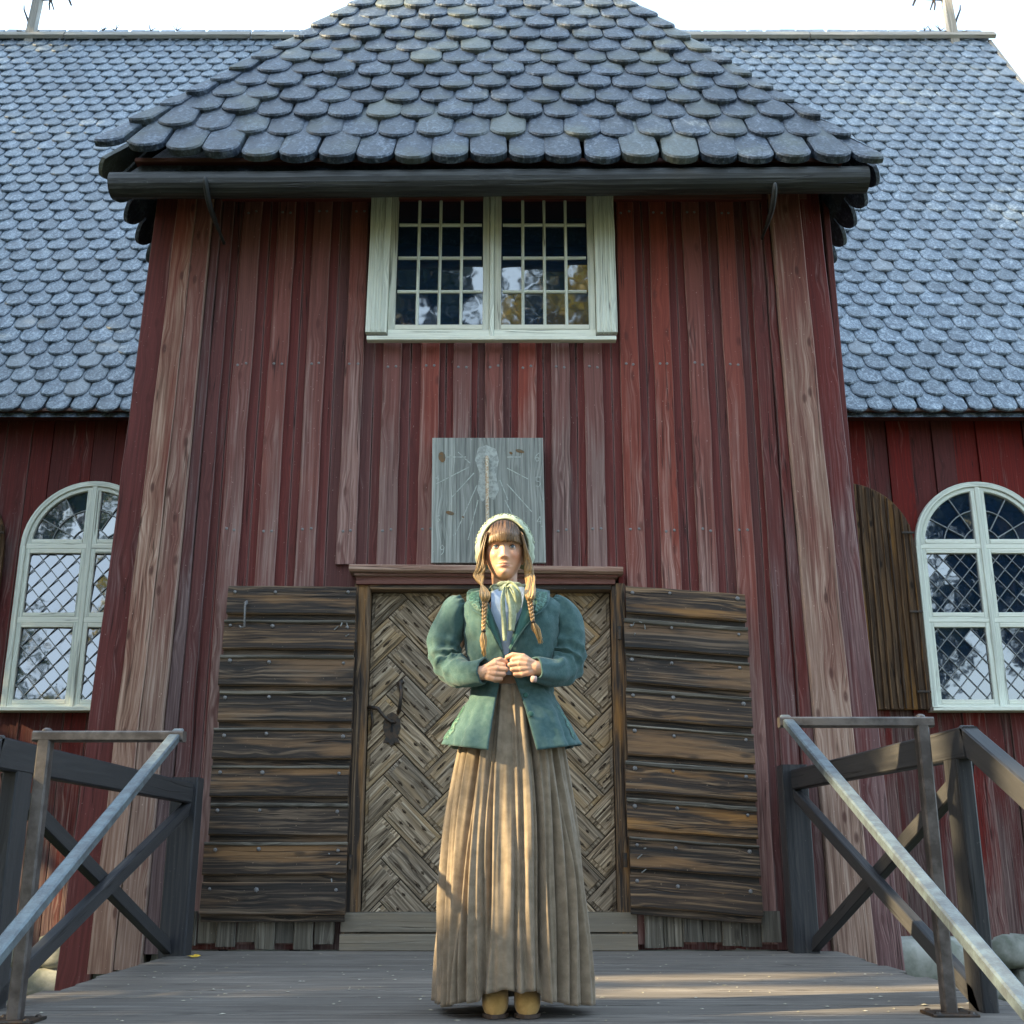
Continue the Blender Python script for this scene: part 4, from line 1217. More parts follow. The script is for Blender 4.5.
# arms and hands
def hand(s, wx, mx, px_, zc, yb, elbow, shoulder):
    """s=+1: fingers point to +x (her right hand, left in the photo)"""
    body.tube(cat([shoulder, shoulder+V((-s*.02, .01, -.10)), elbow, W(463 if s > 0 else 555, 674, YC-.10), V((wx-s*.015, yb+.022, zc-.002)), V((wx+s*.008, yb+.018, zc))], 18),
              [.040, .040, .040, .039, .039, .038, .037, .036, .036, .033, .031, .029, .027, .026, .025, .0245, .025, .0255], 16)
    for i in range(4):
        zz = zc + .0265 - i*.0172
        ln = (1.0, 1.08, 1.02, .86)[i]
        mcp = V((mx - s*.006*abs(i-1), yb - .006 + .004*abs(i-1.4), zz))
        wr = V((wx + s*.004, yb+.014, zc + (1.5-i)*.0085))
        mid = wr.lerp(mcp, .55)+V((0, -.004, 0))
        body.tube([wr, mid, mcp], [.0150, .0130, .0108], 12)
        body.ball(mcp, .0110, 12, 9)
        pip = V((mcp.x + s*.029*ln, mcp.y - .000 + .003*i*.4, zc + .0225 - i*.0158))
        body.tube([mcp, mcp.lerp(pip, .5)+V((0, -.001, 0)), pip], [.0096, .0083, .0087], 12)
        body.ball(pip, .0088, 12, 9)
        dip = pip + V((-s*.004, .021, -.002)); body.tube([pip, dip], [.0085, .0076], 12); body.ball(dip, .0077, 12, 9)
        tip = dip + V((-s*.017, .006, -.001)); body.tube([dip, tip], [.0076, .0064], 12); body.ball(tip, .0066, 12, 9)
    # thumb: leaves the side of the palm near its base and presses on the index finger
    t0 = V((wx+s*.012, yb+.012, zc+.014)); t1 = V((wx+s*.040, yb+.006, zc+.036)); t2 = V((px_-s*.020, yb+.008, zc+.043)); t3 = V((px_+s*.000, yb+.013, zc+.036))
    body.tube([t0, t1], [.0155, .0115], 12); body.ball(t1, .0116, 12, 9); body.tube([t1, t2], [.0112, .0092], 12); body.ball(t2, .0095, 12, 9)
    body.tube([t2, t3], [.0092, .0072], 12); body.ball(t3, .0075, 12, 9)
YB = 3.765
hand(+1, W(484, 671, YB).x, W(497, 668, YB).x, W(506, 668, YB).x, W(490, 671.5, YB).z, YB, W(449, 664, YC-.03), W(462, 606, YC))
hand(-1, W(535, 666, YB-.006).x, W(519, 666, YB).x, W(507, 666, YB).x, W(520, 667.0, YB).z, YB-.006, W(566, 662, YC-.03), W(554, 606, YC))
def remesh(mb_, voxel, sm=2):
    me = bpy.data.meshes.new('tmp'); me.from_pydata(mb_.v, [], mb_.f)
    bm = bmesh.new(); bm.from_mesh(me); bmesh.ops.recalc_face_normals(bm, faces=bm.faces); bm.to_mesh(me); bm.free()
    o = bpy.data.objects.new('tmp', me); C.objects.link(o)
    r = o.modifiers.new('r', 'REMESH'); r.mode = 'VOXEL'; r.voxel_size = voxel; r.use_smooth_shade = True
    s_ = o.modifiers.new('s', 'SMOOTH'); s_.factor = .5; s_.iterations = sm
    bpy.context.view_layer.update()
    dg = bpy.context.evaluated_depsgraph_get()
    nm = bpy.data.meshes.new_from_object(o.evaluated_get(dg))
    bpy.data.objects.remove(o)
    nm.polygons.foreach_set('use_smooth', [True]*len(nm.polygons))
    return nm
nm = remesh(body, .0024, 2); nm.name = 'skin'
# skin colours: lips, cheeks, lids, brows, scalp; shade painted into nostrils and lip line
nv_ = len(nm.vertices); co_ = np.empty(nv_*3, np.float32); nm.vertices.foreach_get('co', co_); co_ = co_.reshape(-1, 3)
lx = co_[:, 0]-HX; lz = co_[:, 2]-HZ; fr = (co_[:, 1] < HY-.03)
G = lambda x, s: np.exp(-(x/s)**2)
base = np.array([.60, .335, .215]); colr = np.tile(base, (nv_, 1))
def paint(mask, c):
    global colr
    mask = np.clip(mask*fr, 0, 1)[:, None]; colr = colr*(1-mask)+np.array(c)*mask
for s in (-1, 1): paint(.7*G(lx-s*.043, .020)*G(lz+.034, .020), (.58, .21, .11))
paint(.25*G(lx, .012)*G(lz+.04, .010), (.58, .25, .17))
up = (np.abs(lx) < .0215) & (lz > -.0712) & (lz < -.0712+.0088*(1-(np.abs(lx)/.0225)**1.5)-.0012*np.exp(-(lx/.003)**2))
lo = (np.abs(lx) < .0200) & (lz <= -.0712) & (lz > -.0712-.0105*(1-(np.abs(lx)/.021)**2))
paint(up*.6, (.42, .16, .13)); paint(lo*.6, (.52, .23, .19)); 
paint(.8*(np.abs(lx) < .0215)*G(lz+.0712, .0011), (.10, .025, .02))
for s in (-1, 1):
    paint(.30*G(lx-s*.031, .014)*G(lz-.009, .0045), (.34, .17, .11))
    pass
    paint(.45*G(lx-s*.0065, .0028)*G(lz+.0478, .0022), (.15, .05, .04))
    paint(.65*G(lx-s*.033, .015)*G(lz-.0205-.003*np.exp(-((lx-s*.036)/.01)**2), .0028), (.17, .09, .05))
paint(1.0*(lz > .034+.25*np.abs(lx)*0), (.09, .05, .03))
a = nm.color_attributes.new('skincol', 'FLOAT_COLOR', 'POINT'); a.data.foreach_set('color', np.hstack([colr, np.ones((nv_, 1))]).astype(np.float32).ravel())
m, nt, b = new_mat('skin'); M['skin'] = m
link(nt, attr(nt, 'skincol', 'Color'), b.inputs['Base Color']); b.inputs['Roughness'].default_value = .5
b.inputs['Subsurface Weight'].default_value = .15; b.inputs['Subsurface Radius'].default_value = (.012, .005, .003); b.inputs['Subsurface Scale'].default_value = .6
tc = nd(nt, 'ShaderNodeTexCoord'); bump(nt, b, noise_n(nt, tc.outputs['Object'], 500, 3, .6), .08, .001)
nm.materials.clear(); nm.materials.append(m)
sk = bpy.data.objects.new('body', nm); C.objects.link(sk); sk.parent = wo; sk.location = -wo.location
# eyes
def eye_mat():
    m, nt, b = new_mat('eye'); a_ = attr(nt, 'wear')
    link(nt, ramp(nt, a_, [(0, (.01, .01, .01)), (.13, (.01, .01, .012)), (.15, (.16, .21, .25)), (.31, (.10, .14, .17)), (.34, (.04, .05, .06)), (.37, (.66, .62, .60)), (1, (.6, .52, .50))]), b.inputs['Base Color'])
    b.inputs['Roughness'].default_value = .08; return m
EM = eye_mat()
for s in (-1, 1):
    c_ = V((HX+s*.0305, HY-.0685, HZ+.0005)); mb = MB(); r_ = .0128; vs, we = [], []
    nv2, nu2 = 22, 24
    for j in range(nv2+1):
        th = math.pi*j/nv2
        for k in range(nu2):
            a_ = 2*math.pi*k/nu2
            vs.append(c_+V((math.sin(th)*math.cos(a_), -math.cos(th), math.sin(th)*math.sin(a_)))*r_); we.append(min(1, th/1.35))
    fs = [(j*nu2+k, j*nu2+(k+1) % nu2, (j+1)*nu2+(k+1) % nu2, (j+1)*nu2+k) for j in range(nv2) for k in range(nu2)]
    mb.add(vs, fs, wear=we); mb.build('eye', EM, wo, smooth=True)
# eyelids and lashes
M['lash'] = simple('lashes', (.025, .014, .010), .6)
M['lid'] = simple('eyelid_skin', (.50, .28, .19), .5)
for s in (-1, 1):
    c_ = V((HX+s*.0305, HY-.0685, HZ+.0005))
    for (up_, rr_, mat_, nm_, rad_, lift) in ((1, .0128, M['lid'], 'upper_eyelid', .0026, .0074), (1, .0142, M['lash'], 'eyelashes', .0015, .0060), (-1, .0128, M['lid'], 'lower_eyelid', .0018, .0070)):
        pts = []
        for k in range(11):
            u = -1+2*k/10
            x_ = u*.0125; zz = up_*lift*(1-abs(u)**2.2) - (0 if up_ > 0 else 0) + s*u*.0008
            yy = -math.sqrt(max(rr_**2-x_*x_*.75-zz*zz, 1e-6))
            pts.append(c_+V((x_, yy, zz)))
        mb = MB(); mb.tube(pts, [rad_*(.35+.65*math.sin(math.pi*k/10)) for k in range(11)], 8); mb.build(nm_, mat_, wo, smooth=True)

# ---------------------------------------------------------------- hair
def hair_mat():
    m, nt, b = new_mat('hair'); t = attr(nt, 'wear'); rn = attr(nt, 'rnd'); gc = attr(nt, 'gc', 'Vector')
    n_ = noise_n(nt, mapping(nt, gc, (4, 300, 300)), 1, 3, .6)
    root = mixc(nt, n_, (.025, .012, .007), (.17, .085, .04)); end = mixc(nt, n_, (.16, .085, .03), (.70, .44, .18))
    c_ = mixc(nt, t, root, end)
    hs = nt.nodes.new('ShaderNodeHueSaturation'); link(nt, c_, hs.inputs['Color']); link(nt, mth(nt, 'ADD', .6, mth(nt, 'MULTIPLY', rn, .8)), hs.inputs['Value'])
    link(nt, hs.outputs[0], b.inputs['Base Color']); b.inputs['Roughness'].default_value = .38; b.inputs['Specular IOR Level'].default_value = .5
    bump(nt, b, n_, .3, .001)
    return m
M['hair'] = hair_mat()
hr = MB()
def lock(pts, rad, t0, t1, n=5, seg=14, rnd=None):
    pts = cat(pts, seg); m = len(pts)
    b0 = len(hr.v)
    hr.tube(pts, [rad*(.5+.5*min(1, i/2))*(1 if i < m-3 else (m-i)/3.2) for i in range(m)], n, rnd=rnd)
    nn = len(hr.v)-b0
    for q in range(nn): hr.we[b0+q] = t0+(t1-t0)*(q//n)/(m-1)
H0 = V((HX, HY, HZ))
# cap of hair under the bonnet
for i in range(280):
    u = random.uniform(-1, 1); a_ = u*1.38
    x0 = math.sin(a_)*.068
    st = H0+V((x0*.86, -.030-.035*math.cos(a_)+random.uniform(-.01, .01), .086+.018*math.cos(a_)-.022*abs(u)**2))
    fo = H0+V((x0*.97, -.082*math.cos(a_)-.014, .060-.012*abs(u)))
    ex = x0*.98+random.uniform(-.004, .004)
    ez = .0155+random.uniform(-.004, .005)-.006*u*u
    en = H0+V((ex, -.0975*math.cos(a_*.82)-.002, ez))
    md = H0+V((x0, -.1*math.cos(a_*.9)-.002, .04))
    lock([st, fo, md, en], random.uniform(.0016, .0030), 0, random.uniform(.05, .42), 5, 10)
# temple locks, falling in waves outside the face to the braids
def side(s, xs_out, braid_top):
    for i in range(150):
        u = random.random(); v = random.random(); w = (u-.5); ph = random.choice((0, .5, 2.6))+random.uniform(-.3, .3)
        key = [H0+V((s*(.060+.010*u), -.074+.08*v, .062-.01*u+.02*v)), H0+V((s*(.0735+.010*u), -.072+.05*v, .0)),
               H0+V((s*(.076+.022*u), -.062+.03*v, -.045)), H0+V((s*(.082+.026*u)+xs_out[0], -.060+.03*v, -.080)),
               H0+V((s*(.078+.026*u)+xs_out[1], -.066+.02*v, -.112)), V(braid_top)+V((w*.030, (v-.5)*.016, .026)), V(braid_top)+V((w*.014, (v-.5)*.012, -.004))]
        pts = cat(key, 24)
        for k in range(24):
            am = .0048*math.sin(math.pi*max(0, (k-6))/18)
            pts[k] = pts[k]+V((am*math.sin(k*.75+ph), am*.6*math.cos(k*.75+ph), 0))
        b0 = len(hr.v); rad = random.uniform(.0015, .0032)
        t0, t1 = random.uniform(0, .25), random.uniform(.7, 1)
        hr.tube(pts, [rad*min(1, .4+k*.15) for k in range(24)], 5)
        for q in range(len(hr.v)-b0): hr.we[b0+q] = t0+(t1-t0)*min(1, (q//5)/15)
bl0 = W(485, 601, 3.80); br0 = W(530, 601, 3.80)
side(-1, (.008, -.001), bl0); side(1, (-.004, .004), br0)
def braid(top, end, tail, turns, t0, t1, r=.0095):
    top, end, tail = V(top), V(end), V(tail)
    for k in range(3):
        for f in range(1):
            pts = []; n = 44
            for i in range(n):
                u = i/(n-1); ph = 2*math.pi*(turns*u+k/3)
                c_ = top.lerp(end, u)
                pts.append(c_+V((math.sin(ph)*r*.62*(1-.35*u), math.sin(2*ph)*r*.45, 0)))
            b0 = len(hr.v); hr.tube(pts, [.0062*(1-.35*i/n) for i in range(n)], 9)
            for q in range(len(hr.v)-b0): hr.we[b0+q] = t0+(t1-t0)*(q//9)/(n-1)
    for _ in range(40):
        o = V((random.gauss(0, .0035), random.gauss(0, .003), 0))
        o2 = V((random.gauss(0, .0045), random.gauss(0, .003), random.uniform(-.012, .012)))
        lock([end+o*.5, end.lerp(tail, .4)+o*1.6, tail+o2], .0018, t1, 1.0, 5, 7)
braid(bl0, W(483.5, 631, 3.785), W(484, 655, 3.785), 2.6, .25, .75)
braid(br0, W(533, 622, 3.785), W(540.5, 641, 3.79), 2.0, .2, .6)
hr.build('hair', M['hair'], wo, smooth=True)
mb = MB()
for c_ in (W(483.5, 631, 3.785), W(533, 622, 3.785)): mb.tube([c_+V((0, 0, .004)), c_-V((0, 0, .004))], .008, 12)
mb.build('hair_tie', M['lash'], wo, smooth=True)

# ---------------------------------------------------------------- bonnet
def cloth(name, a, b_, scale=30, bs=.25, bscale=420, rough=.85, sheen=.15, weave=True, spec=.2):
    m, nt, bb = new_mat(name); tc = nd(nt, 'ShaderNodeTexCoord'); ob = tc.outputs['Object']
    f = noise_n(nt, ob, scale, 4, .6)
    link(nt, mixc(nt, ramp(nt, f, [(.38, g3(0)), (.62, g3(1))]), a, b_), bb.inputs['Base Color'])
    bb.inputs['Roughness'].default_value = rough; bb.inputs['Sheen Weight'].default_value = sheen; bb.inputs['Specular IOR Level'].default_value = spec
    h = noise_n(nt, ob, bscale, 3, .7)
    bump(nt, bb, mth(nt, 'ADD', h, mth(nt, 'MULTIPLY', f, .6)), bs, .002)
    return m
M['bonnet'] = cloth('bonnet_knit', (.38, .43, .31), (.49, .53, .40), 60, .5, 260)
BX, BY, BZ = HX+.002, HY, HZ+.008
def bonpt(al, s, off=0):
    """al angle around the face opening (0 top), s 0 rim .. 1 back"""
    rx = .0890+.0210*math.sin(min(1, s*2.6)*math.pi*.5) - .03*max(0, s-.6) + off
    rz = .108+.034*math.sin(min(1, s*2.6)*math.pi*.5) - .05*max(0, s-.6) + off
    q = math.cos(max(0, s-.35)/.65*math.pi*.5)
    y = -.050+.185*s**.95
    rx *= q**.6 if s > .35 else 1; rz *= q**.6 if s > .35 else 1
    lo = .35*abs(al/1.95)**3
    return V((BX+math.sin(al)*rx, BY+y+.028*abs(al/1.9)**2, BZ+math.cos(al)*rz*(1 if abs(al) < 1.57 else .95)))
mb = MB(); na2, ns2 = 72, 26
rows_ = []
for j in range(ns2+1):
    s = j/ns2; rw = []
    for k in range(na2+1):
        al = -2.05+4.10*k/na2
        ruf = .0028*math.sin(al*22+s*5)*max(0, math.sin(min(1, max(0, s-.12)*3)*math.pi))
        rw.append(bonpt(al, s, ruf))
    rows_.append(rw)
mb.grid(rows_)
bo = mb.build('bonnet', M['bonnet'], wo, smooth=True)
md = bo.modifiers.new('sol', 'SOLIDIFY'); md.thickness = .004; md.offset = 0
mb = MB()   # knitted front band and scalloped edge
mb.tube([bonpt(-2.0+4.0*k/50, .015, .001) for k in range(51)], .0050, 8)
mb.tube([bonpt(-2.0+4.0*k/50, .10, .003) for k in range(51)], .0042, 8)
mb.tube([bonpt(-2.0+4.0*k/50, .055, .002) for k in range(51)], .0048, 8)
mb.build('brim_band', M['bonnet'], wo, smooth=True)
mb = MB()
for k in range(27):
    al = -1.3+2.6*k/26
    c_ = bonpt(al, .30, .000); rd = V((math.sin(al), 0, math.cos(al))); tn = V((math.cos(al), 0, -math.sin(al)))
    mb.tube([c_+rd*(.006*math.cos(t))+tn*(.0055*math.sin(t))+V((0, .002*math.sin(2*t), 0)) for t in [i*math.pi/5 for i in range(11)]], .0022, 6, caps=False)
mb.build('scallop_trim', M['bonnet'], wo, smooth=True)

# ---------------------------------------------------------------- skirt
M['skirt'] = cloth('tan_linen', (.185, .142, .10), (.25, .195, .142), 26, .3, 500, .9, .15)
def pleats(z, lvl=1.0):
    pass
fpx = [438, 447, 456, 467, 474, 483, 517, 526, 541, 546, 562, 572, 581]
phi_f = [math.asin(max(-.97, min(.97, (x_-511)/80))) for x_ in fpx]
phis = [-1.55]+phi_f+[1.5]+[math.asin((x_-511)/80) for x_ in (442.5, 452, 461.5, 478.5, 534, 552, 567)]
rs = random.Random(4); a_ = 1.5
while a_ < 2*math.pi-1.55-.2: a_ += rs.uniform(.16, .3); phis.append(a_)
phis = sorted(phis)
dep = [rs.choice((.3, .5, .8, 1.05)) for _ in phis]; wan = [rs.uniform(-.07, .07) for _ in phis]; fade = [rs.choice((0, 0, 0, .25, .4)) for _ in phis]
mb = MB(); nzs, nas = 90, 560; rows_ = []
zt_ = 1.09
for j in range(nzs+1):
    t = j/nzs                      # 0 top .. 1 hem
    rw = []
    rx = sinterp([(0, .135), (.12, .162), (.25, .192), (.5, .232), (.8, .254), (1, .264)], t)
    ry = rx*.80
    for k in range(nas):
        ph = -math.pi/2*1.0+2*math.pi*k/nas-.05
        # find the surrounding creases
        cen = [phis[i]+wan[i]*(1-t)*2+.020*math.sin(t*5+i*1.7) for i in range(len(phis))]
        d = 9; dpt = 0; lo_, hi_ = None, None
        pr = 0
        for i, c_ in enumerate(cen):
            q = (ph-c_+math.pi) % (2*math.pi)-math.pi
            w_ = .034+.014*math.sin(i*3.3)+.018*(1-t)
            f = dep[i]*(1 if t > fade[i] else max(0, 1-(fade[i]-t)*6))
            pr -= f*math.exp(-(q/w_)**2)
            # asymmetric roll beside each crease
            pr += .45*f*math.exp(-((q-.055)/.035)**2)
        amp = lerp(.012, .040, min(1, t*1.15))
        mic = .75*noise.noise(V((math.sin(ph)*3.2, math.cos(ph)*3.2, t*1.6)))+.38*noise.noise(V((ph*9, t*2.4, 0)))+.05*noise.noise(V((ph*22, t*3.5, 4)))
        rr_ = 1+0
        x_ = math.sin(ph)*(rx+amp*(pr+mic)); y_ = -math.cos(ph)*(ry+amp*(pr+mic))
        front = max(0, math.cos(ph))
        zh = .032+.060*front**3*(1 if abs(ph) < .42 else .62)+.010*noise.noise(V((ph*5, 0, 9)))
        z = lerp(zt_, zh, t)
        if t > .96: x_ *= 1+.004*math.sin(ph*30); 
        rw.append(V((x_, YC+y_, z)))
    rows_.append(rw)
mb.grid(rows_, close=True)
so_ = mb.build('skirt', M['skirt'], wo, smooth=True)
md = so_.modifiers.new('sol', 'SOLIDIFY'); md.thickness = .004; md.offset = -1
# dark petticoat under the hem
mb = MB(); rows_ = []
for z, r_ in ((.5, .19), (.25, .19), (.10, .19)):
    rows_.append([V((math.cos(2*math.pi*k/60)*r_*(1+.03*math.sin(k*1.3)), YC+.01+math.sin(2*math.pi*k/60)*r_*.78*(1+.03*math.sin(k*1.3)), z)) for k in range(60)])
mb.grid(rows_, close=True); mb.build('petticoat', simple('dark_underskirt', (.035, .028, .025), .9), wo, smooth=True)

# ---------------------------------------------------------------- boots
M['suede'] = cloth('tan_suede', (.36, .21, .065), (.46, .28, .10), 30, .3, 300, .75, .2)
M['sole'] = simple('boot_sole', (.05, .03, .02), .7)
for s, xx in ((-1, W(495, 1010, 3.80).x), (1, W(527.5, 1010, 3.80).x)):
    e = empty('boot', (0, 0, 0)); e.parent = wo; e.location = V((xx, YC-.04, 0))-wo.location
    mb = MB(); rows_ = []
    yt, yh = 3.79, YC+.07
    sec = []
    n = 22
    for i in range(17):
        t = i/16; y_ = lerp(yt, yh, t)
        hw = interp([(0, .006), (.04, .026), (.12, .038), (.3, .044), (.5, .040), (.75, .033), (.95, .030), (1, .012)], t)
        ht = interp([(0, .030), (.05, .052), (.15, .068), (.3, .082), (.45, .11), (.58, .20), (.75, .30), (.95, .30), (1, .29)], t)
        rw = []
        for k in range(n):
            a_ = 2*math.pi*k/n; c_, sn = math.cos(a_), math.sin(a_)
            rw.append(V((xx+hw*math.copysign(abs(c_)**.7, c_), y_, .010+ht*.5+ht*.5*math.copysign(abs(sn)**.65, sn))))
        rows_.append(rw)
    mb.grid(rows_, close=True); b0 = 0
    mb.f.append(tuple(range(n-1, -1, -1))); mb.mi.append(0); mb.f.append(tuple(16*n+k for k in range(n))); mb.mi.append(0)
    mb.build('boot_upper', M['suede'], e, smooth=True)
    mb = MB(); out = []
    for i in range(13):
        t = i/12; out.append((lerp(yt-.004, yh, t), interp([(0, .010), (.05, .028), (.12, .039), (.3, .045), (.5, .040), (.8, .035), (1, .02)], t)))
    ring = [(xx+hw, y_) for y_, hw in out]+[(xx-hw, y_) for y_, hw in reversed(out)]
    n2 = len(ring)
    mb.add([V((x_, y_, .004)) for x_, y_ in ring]+[V((x_, y_, .016)) for x_, y_ in ring], [tuple(range(n2)), tuple(range(2*n2-1, n2-1, -1))]+[(i, (i+1) % n2, n2+(i+1) % n2, n2+i) for i in range(n2)])
    mb.build('sole', M['sole'], e)

# ---------------------------------------------------------------- jacket
M['wool'] = cloth('green_wool', (.046, .096, .098), (.066, .122, .120), 55, .8, 420, .95, .15)
M['woold'] = cloth('dark_green_facing', (.030, .095, .085), (.04, .115, .10), 14, .2, 500, .8, .3)
rxt = [(.84, .236), (.92, .206), (1.0, .174), (1.05, .148), (1.085, .141), (1.15, .149), (1.25, .166), (1.33, .176), (1.375, .180), (1.395, .170), (1.415, .140), (1.435, .102), (1.45, .078), (1.46, .070)]
ryt = [(.84, .215), (.92, .185), (1.0, .150), (1.05, .124), (1.085, .118), (1.15, .126), (1.25, .138), (1.33, .136), (1.375, .118), (1.40, .10), (1.425, .086), (1.445, .078), (1.46, .074)]
def XW(px, py, Y): return P(px, py, Y).x
xl_t = [(.84, XW(487, 757, 3.74)), (1.04, XW(496.5, 700, 3.80)), (1.10, XW(500, 685, 3.82)), (1.16, XW(505, 666, 3.82)), (1.20, XW(503, 652, 3.82)), (1.26, XW(500, 638, 3.82)), (1.33, XW(493, 618, 3.82)), (1.39, XW(488, 604, 3.84)), (1.46, XW(486, 590, 3.86))]
xr_t = [(.84, XW(539, 757, 3.74)), (1.04, XW(521, 700, 3.80)), (1.10, XW(515, 685, 3.82)), (1.16, XW(507, 666, 3.82)), (1.20, XW(509, 652, 3.82)), (1.26, XW(513, 638, 3.82)), (1.33, XW(520, 618, 3.82)), (1.39, XW(526, 604, 3.84)), (1.46, XW(528, 590, 3.86))]
def tor(x, z, off=0, back=False):
    rx, ry = sinterp(rxt, z)+off, sinterp(ryt, z)+off
    q = min(.999, abs(x)/rx)
    return V((x, YC-ry*(1-q**2.3)**(1/2.3), z))
def jk(u, z, off=0):
    rx, ry = sinterp(rxt, z)+off, sinterp(ryt, z)+off
    xl, xr = sinterp(xl_t, z), sinterp(xr_t, z)
    # angle measured from the front, image-left edge going round the back to image-right edge
    e_ = 2.3
    def ang(x):
        q = max(-.98, min(.98, x/rx)); s = math.copysign(abs(q)**(e_/2), q); return math.asin(max(-1, min(1, s)))
    al, ar = ang(xl), ang(xr)
    a0 = al; a1 = -(2*math.pi-ar)
    a_ = lerp(a0, a1, u)
    s, c_ = math.sin(a_), math.cos(a_)
    # peplum flare folds
    fl = max(0, (1.06-z)/.2)
    fo = (.012*math.sin(a_*9+1.0)+.008*math.sin(a_*17))*fl*min(1, u*10, (1-u)*10)
    wr = .006*noise.noise(V((a_*3, z*14, 0)))+.004*noise.noise(V((a_*6, z*34, 3)))+.0035*math.exp(-((z-1.08)/.05)**2)*math.sin(z*210+3*noise.noise(V((a_*2, z*5, 7))))*(.5+.5*noise.noise(V((a_*2.5, 0, 1))))
    return V(((rx+fo+wr)*math.copysign(abs(s)**(2/e_), s), YC-(ry+fo+wr)*math.copysign(abs(c_)**(2/e_), c_), z))
mb = MB(); nu3, nz3 = 150, 80; rows_ = []
for j in range(nz3+1):
    z = lerp(.862, 1.46, j/nz3); rw = []
    for i in range(nu3+1):
        u = i/nu3; zz = z
        p = jk(u, z)
        if z < 1.0: # pointed front corners, hem slightly raised at the sides
            k_ = (1.0-z)/.14
            side_ = min(1, min(u, 1-u)*5)
            p.z += k_*(.022*side_-.012*(1-side_))
        rw.append(p)
    rows_.append(rw)
mb.grid(rows_)
jo = mb.build('jacket', M['wool'], wo, smooth=True)
md = jo.modifiers.new('sol', 'SOLIDIFY'); md.thickness = .006; md.offset = 1
# sleeves
def sleeve(s, path, rads, nm_):
    pts = cat(path, 64)
    rad = [sinterp(rads, i/63) for i in range(64)]
    rows2 = []; N = V((0, -1, 0)); n = 64
    for i in range(64):
        T = (pts[min(i+1, 63)]-pts[max(i-1, 0)]).normalized()
        Nn = (N-T*N.dot(T)).normalized(); B = T.cross(Nn); t = i/63
        rw = []
        for k in range(n):
            a_ = 2*math.pi*k/n
            d = Nn*math.cos(a_)*.92+B*math.sin(a_)
            # inner side of the elbow bends: deep folds across
            elb = math.exp(-((t-.60)/.17)**2)
            puff = math.exp(-((t-.04)/.07)**2)
            f = 0
            f += elb*.011*(1-2*abs(math.sin(t*30+1.3*math.sin(a_+.8)+s))**.8)*(.55+.45*math.cos(a_-.3*s))
            f += elb*.010*noise.noise(V((t*16, math.cos(a_)*2.2, math.sin(a_)*2.2+s*4)))
            f += .012*noise.noise(V((t*5+s, math.cos(a_)*1.5, math.sin(a_)*1.5)))
            f += puff*.007*math.sin(a_*13)
            rw.append(pts[i]+d*(rad[i]+f))
        rows2.append(rw)
    # close the head of the sleeve
    mb = MB()
    rows2 = [[pts[0]*1.0 for _ in range(n)]]+rows2
    # turned-in cuff
    ce = pts[-1]
    rows2.append([ce.lerp(p, .86) for p in rows2[-1]])
    T = (pts[-1]-pts[-4]).normalized()
    rows2.append([p-T*.03 for p in rows2[-1]])
    mb.grid(rows2, close=True)
    return mb.build(nm_, M['wool'], wo, smooth=True)
rad = [(0, .020), (.05, .036), (.16, .051), (.32, .059), (.46, .063), (.58, .062), (.72, .054), (.86, .047), (1, .0435)]
sleeve(-1, [W(464, 603, YC), W(455, 612, YC-.01), W(446, 640, YC-.01), W(448, 664, YC-.03), W(463, 673, YC-.10), W(484.5, 671, YB+.02)], rad, 'sleeve')
sleeve(1, [W(551, 603, YC), W(561, 611, YC-.01), W(569, 636, YC-.01), W(567, 662, YC-.03), W(555, 672, YC-.10), W(534.5, 669.5, YB+.012)], rad, 'sleeve')
# blouse front, shirt cuff
M['blouse'] = cloth('pale_blue_blouse', (.34, .42, .55), (.42, .50, .62), 25, .4, 400, .8, .1)
mb = MB(); rows_ = []
for j in range(26):
    z = lerp(1.12, 1.45, j/25); rows_.append([tor(lerp(-.075, .06, i/20), z, -.010)+V((0, .003*noise.noise(V((i*.5, z*30, 0))), 0)) for i in range(21)])
mb.grid(rows_); mb.build('blouse', M['blouse'], wo, smooth=True)
mb = MB(); c_ = W(534, 679, YB-.02); mb.tube([c_+V((-.008, 0, .0)), c_+V((.006, .006, 0))], [.011, .012], 12); mb.build('shirt_cuff', simple('pink_white_cuff', (.5, .36, .33), .8, 0, .2, 80, (.42, .28, .25)), wo, smooth=True)
# lapels and wide collar
def patch(outline, inner_off, mat, name, thick=.004, n=14, bulge=0.0):
    """outline = left polyline and right polyline in pixels (same count), laid on the torso"""
    L_, R_ = outline; rows2 = []
    m_ = 16
    Lp = [(sinterp([(i, p[0]) for i, p in enumerate(L_)], t), sinterp([(i, p[1]) for i, p in enumerate(L_)], t)) for t in [q*(len(L_)-1)/m_ for q in range(m_+1)]]
    Rp = [(sinterp([(i, p[0]) for i, p in enumerate(R_)], t), sinterp([(i, p[1]) for i, p in enumerate(R_)], t)) for t in [q*(len(R_)-1)/m_ for q in range(m_+1)]]
    for a, b_ in zip(Lp, Rp):
        rw = []
        for k in range(n+1):
            u = k/n; px = lerp(a[0], b_[0], u); py = lerp(a[1], b_[1], u)
            p = P(px, py, 3.81)
            for _ in range(3):
                y_ = tor(p.x, min(1.455, p.z), inner_off).y; p = P(px, py, y_)
            p.y -= bulge*math.sin(math.pi*u)
            rw.append(p)
        rows2.append(rw)
    mb = MB(); mb.grid(rows2); o = mb.build(name, mat, wo, smooth=True)
    md = o.modifiers.new('s', 'SOLIDIFY'); md.thickness = thick; md.offset = 0
    return o
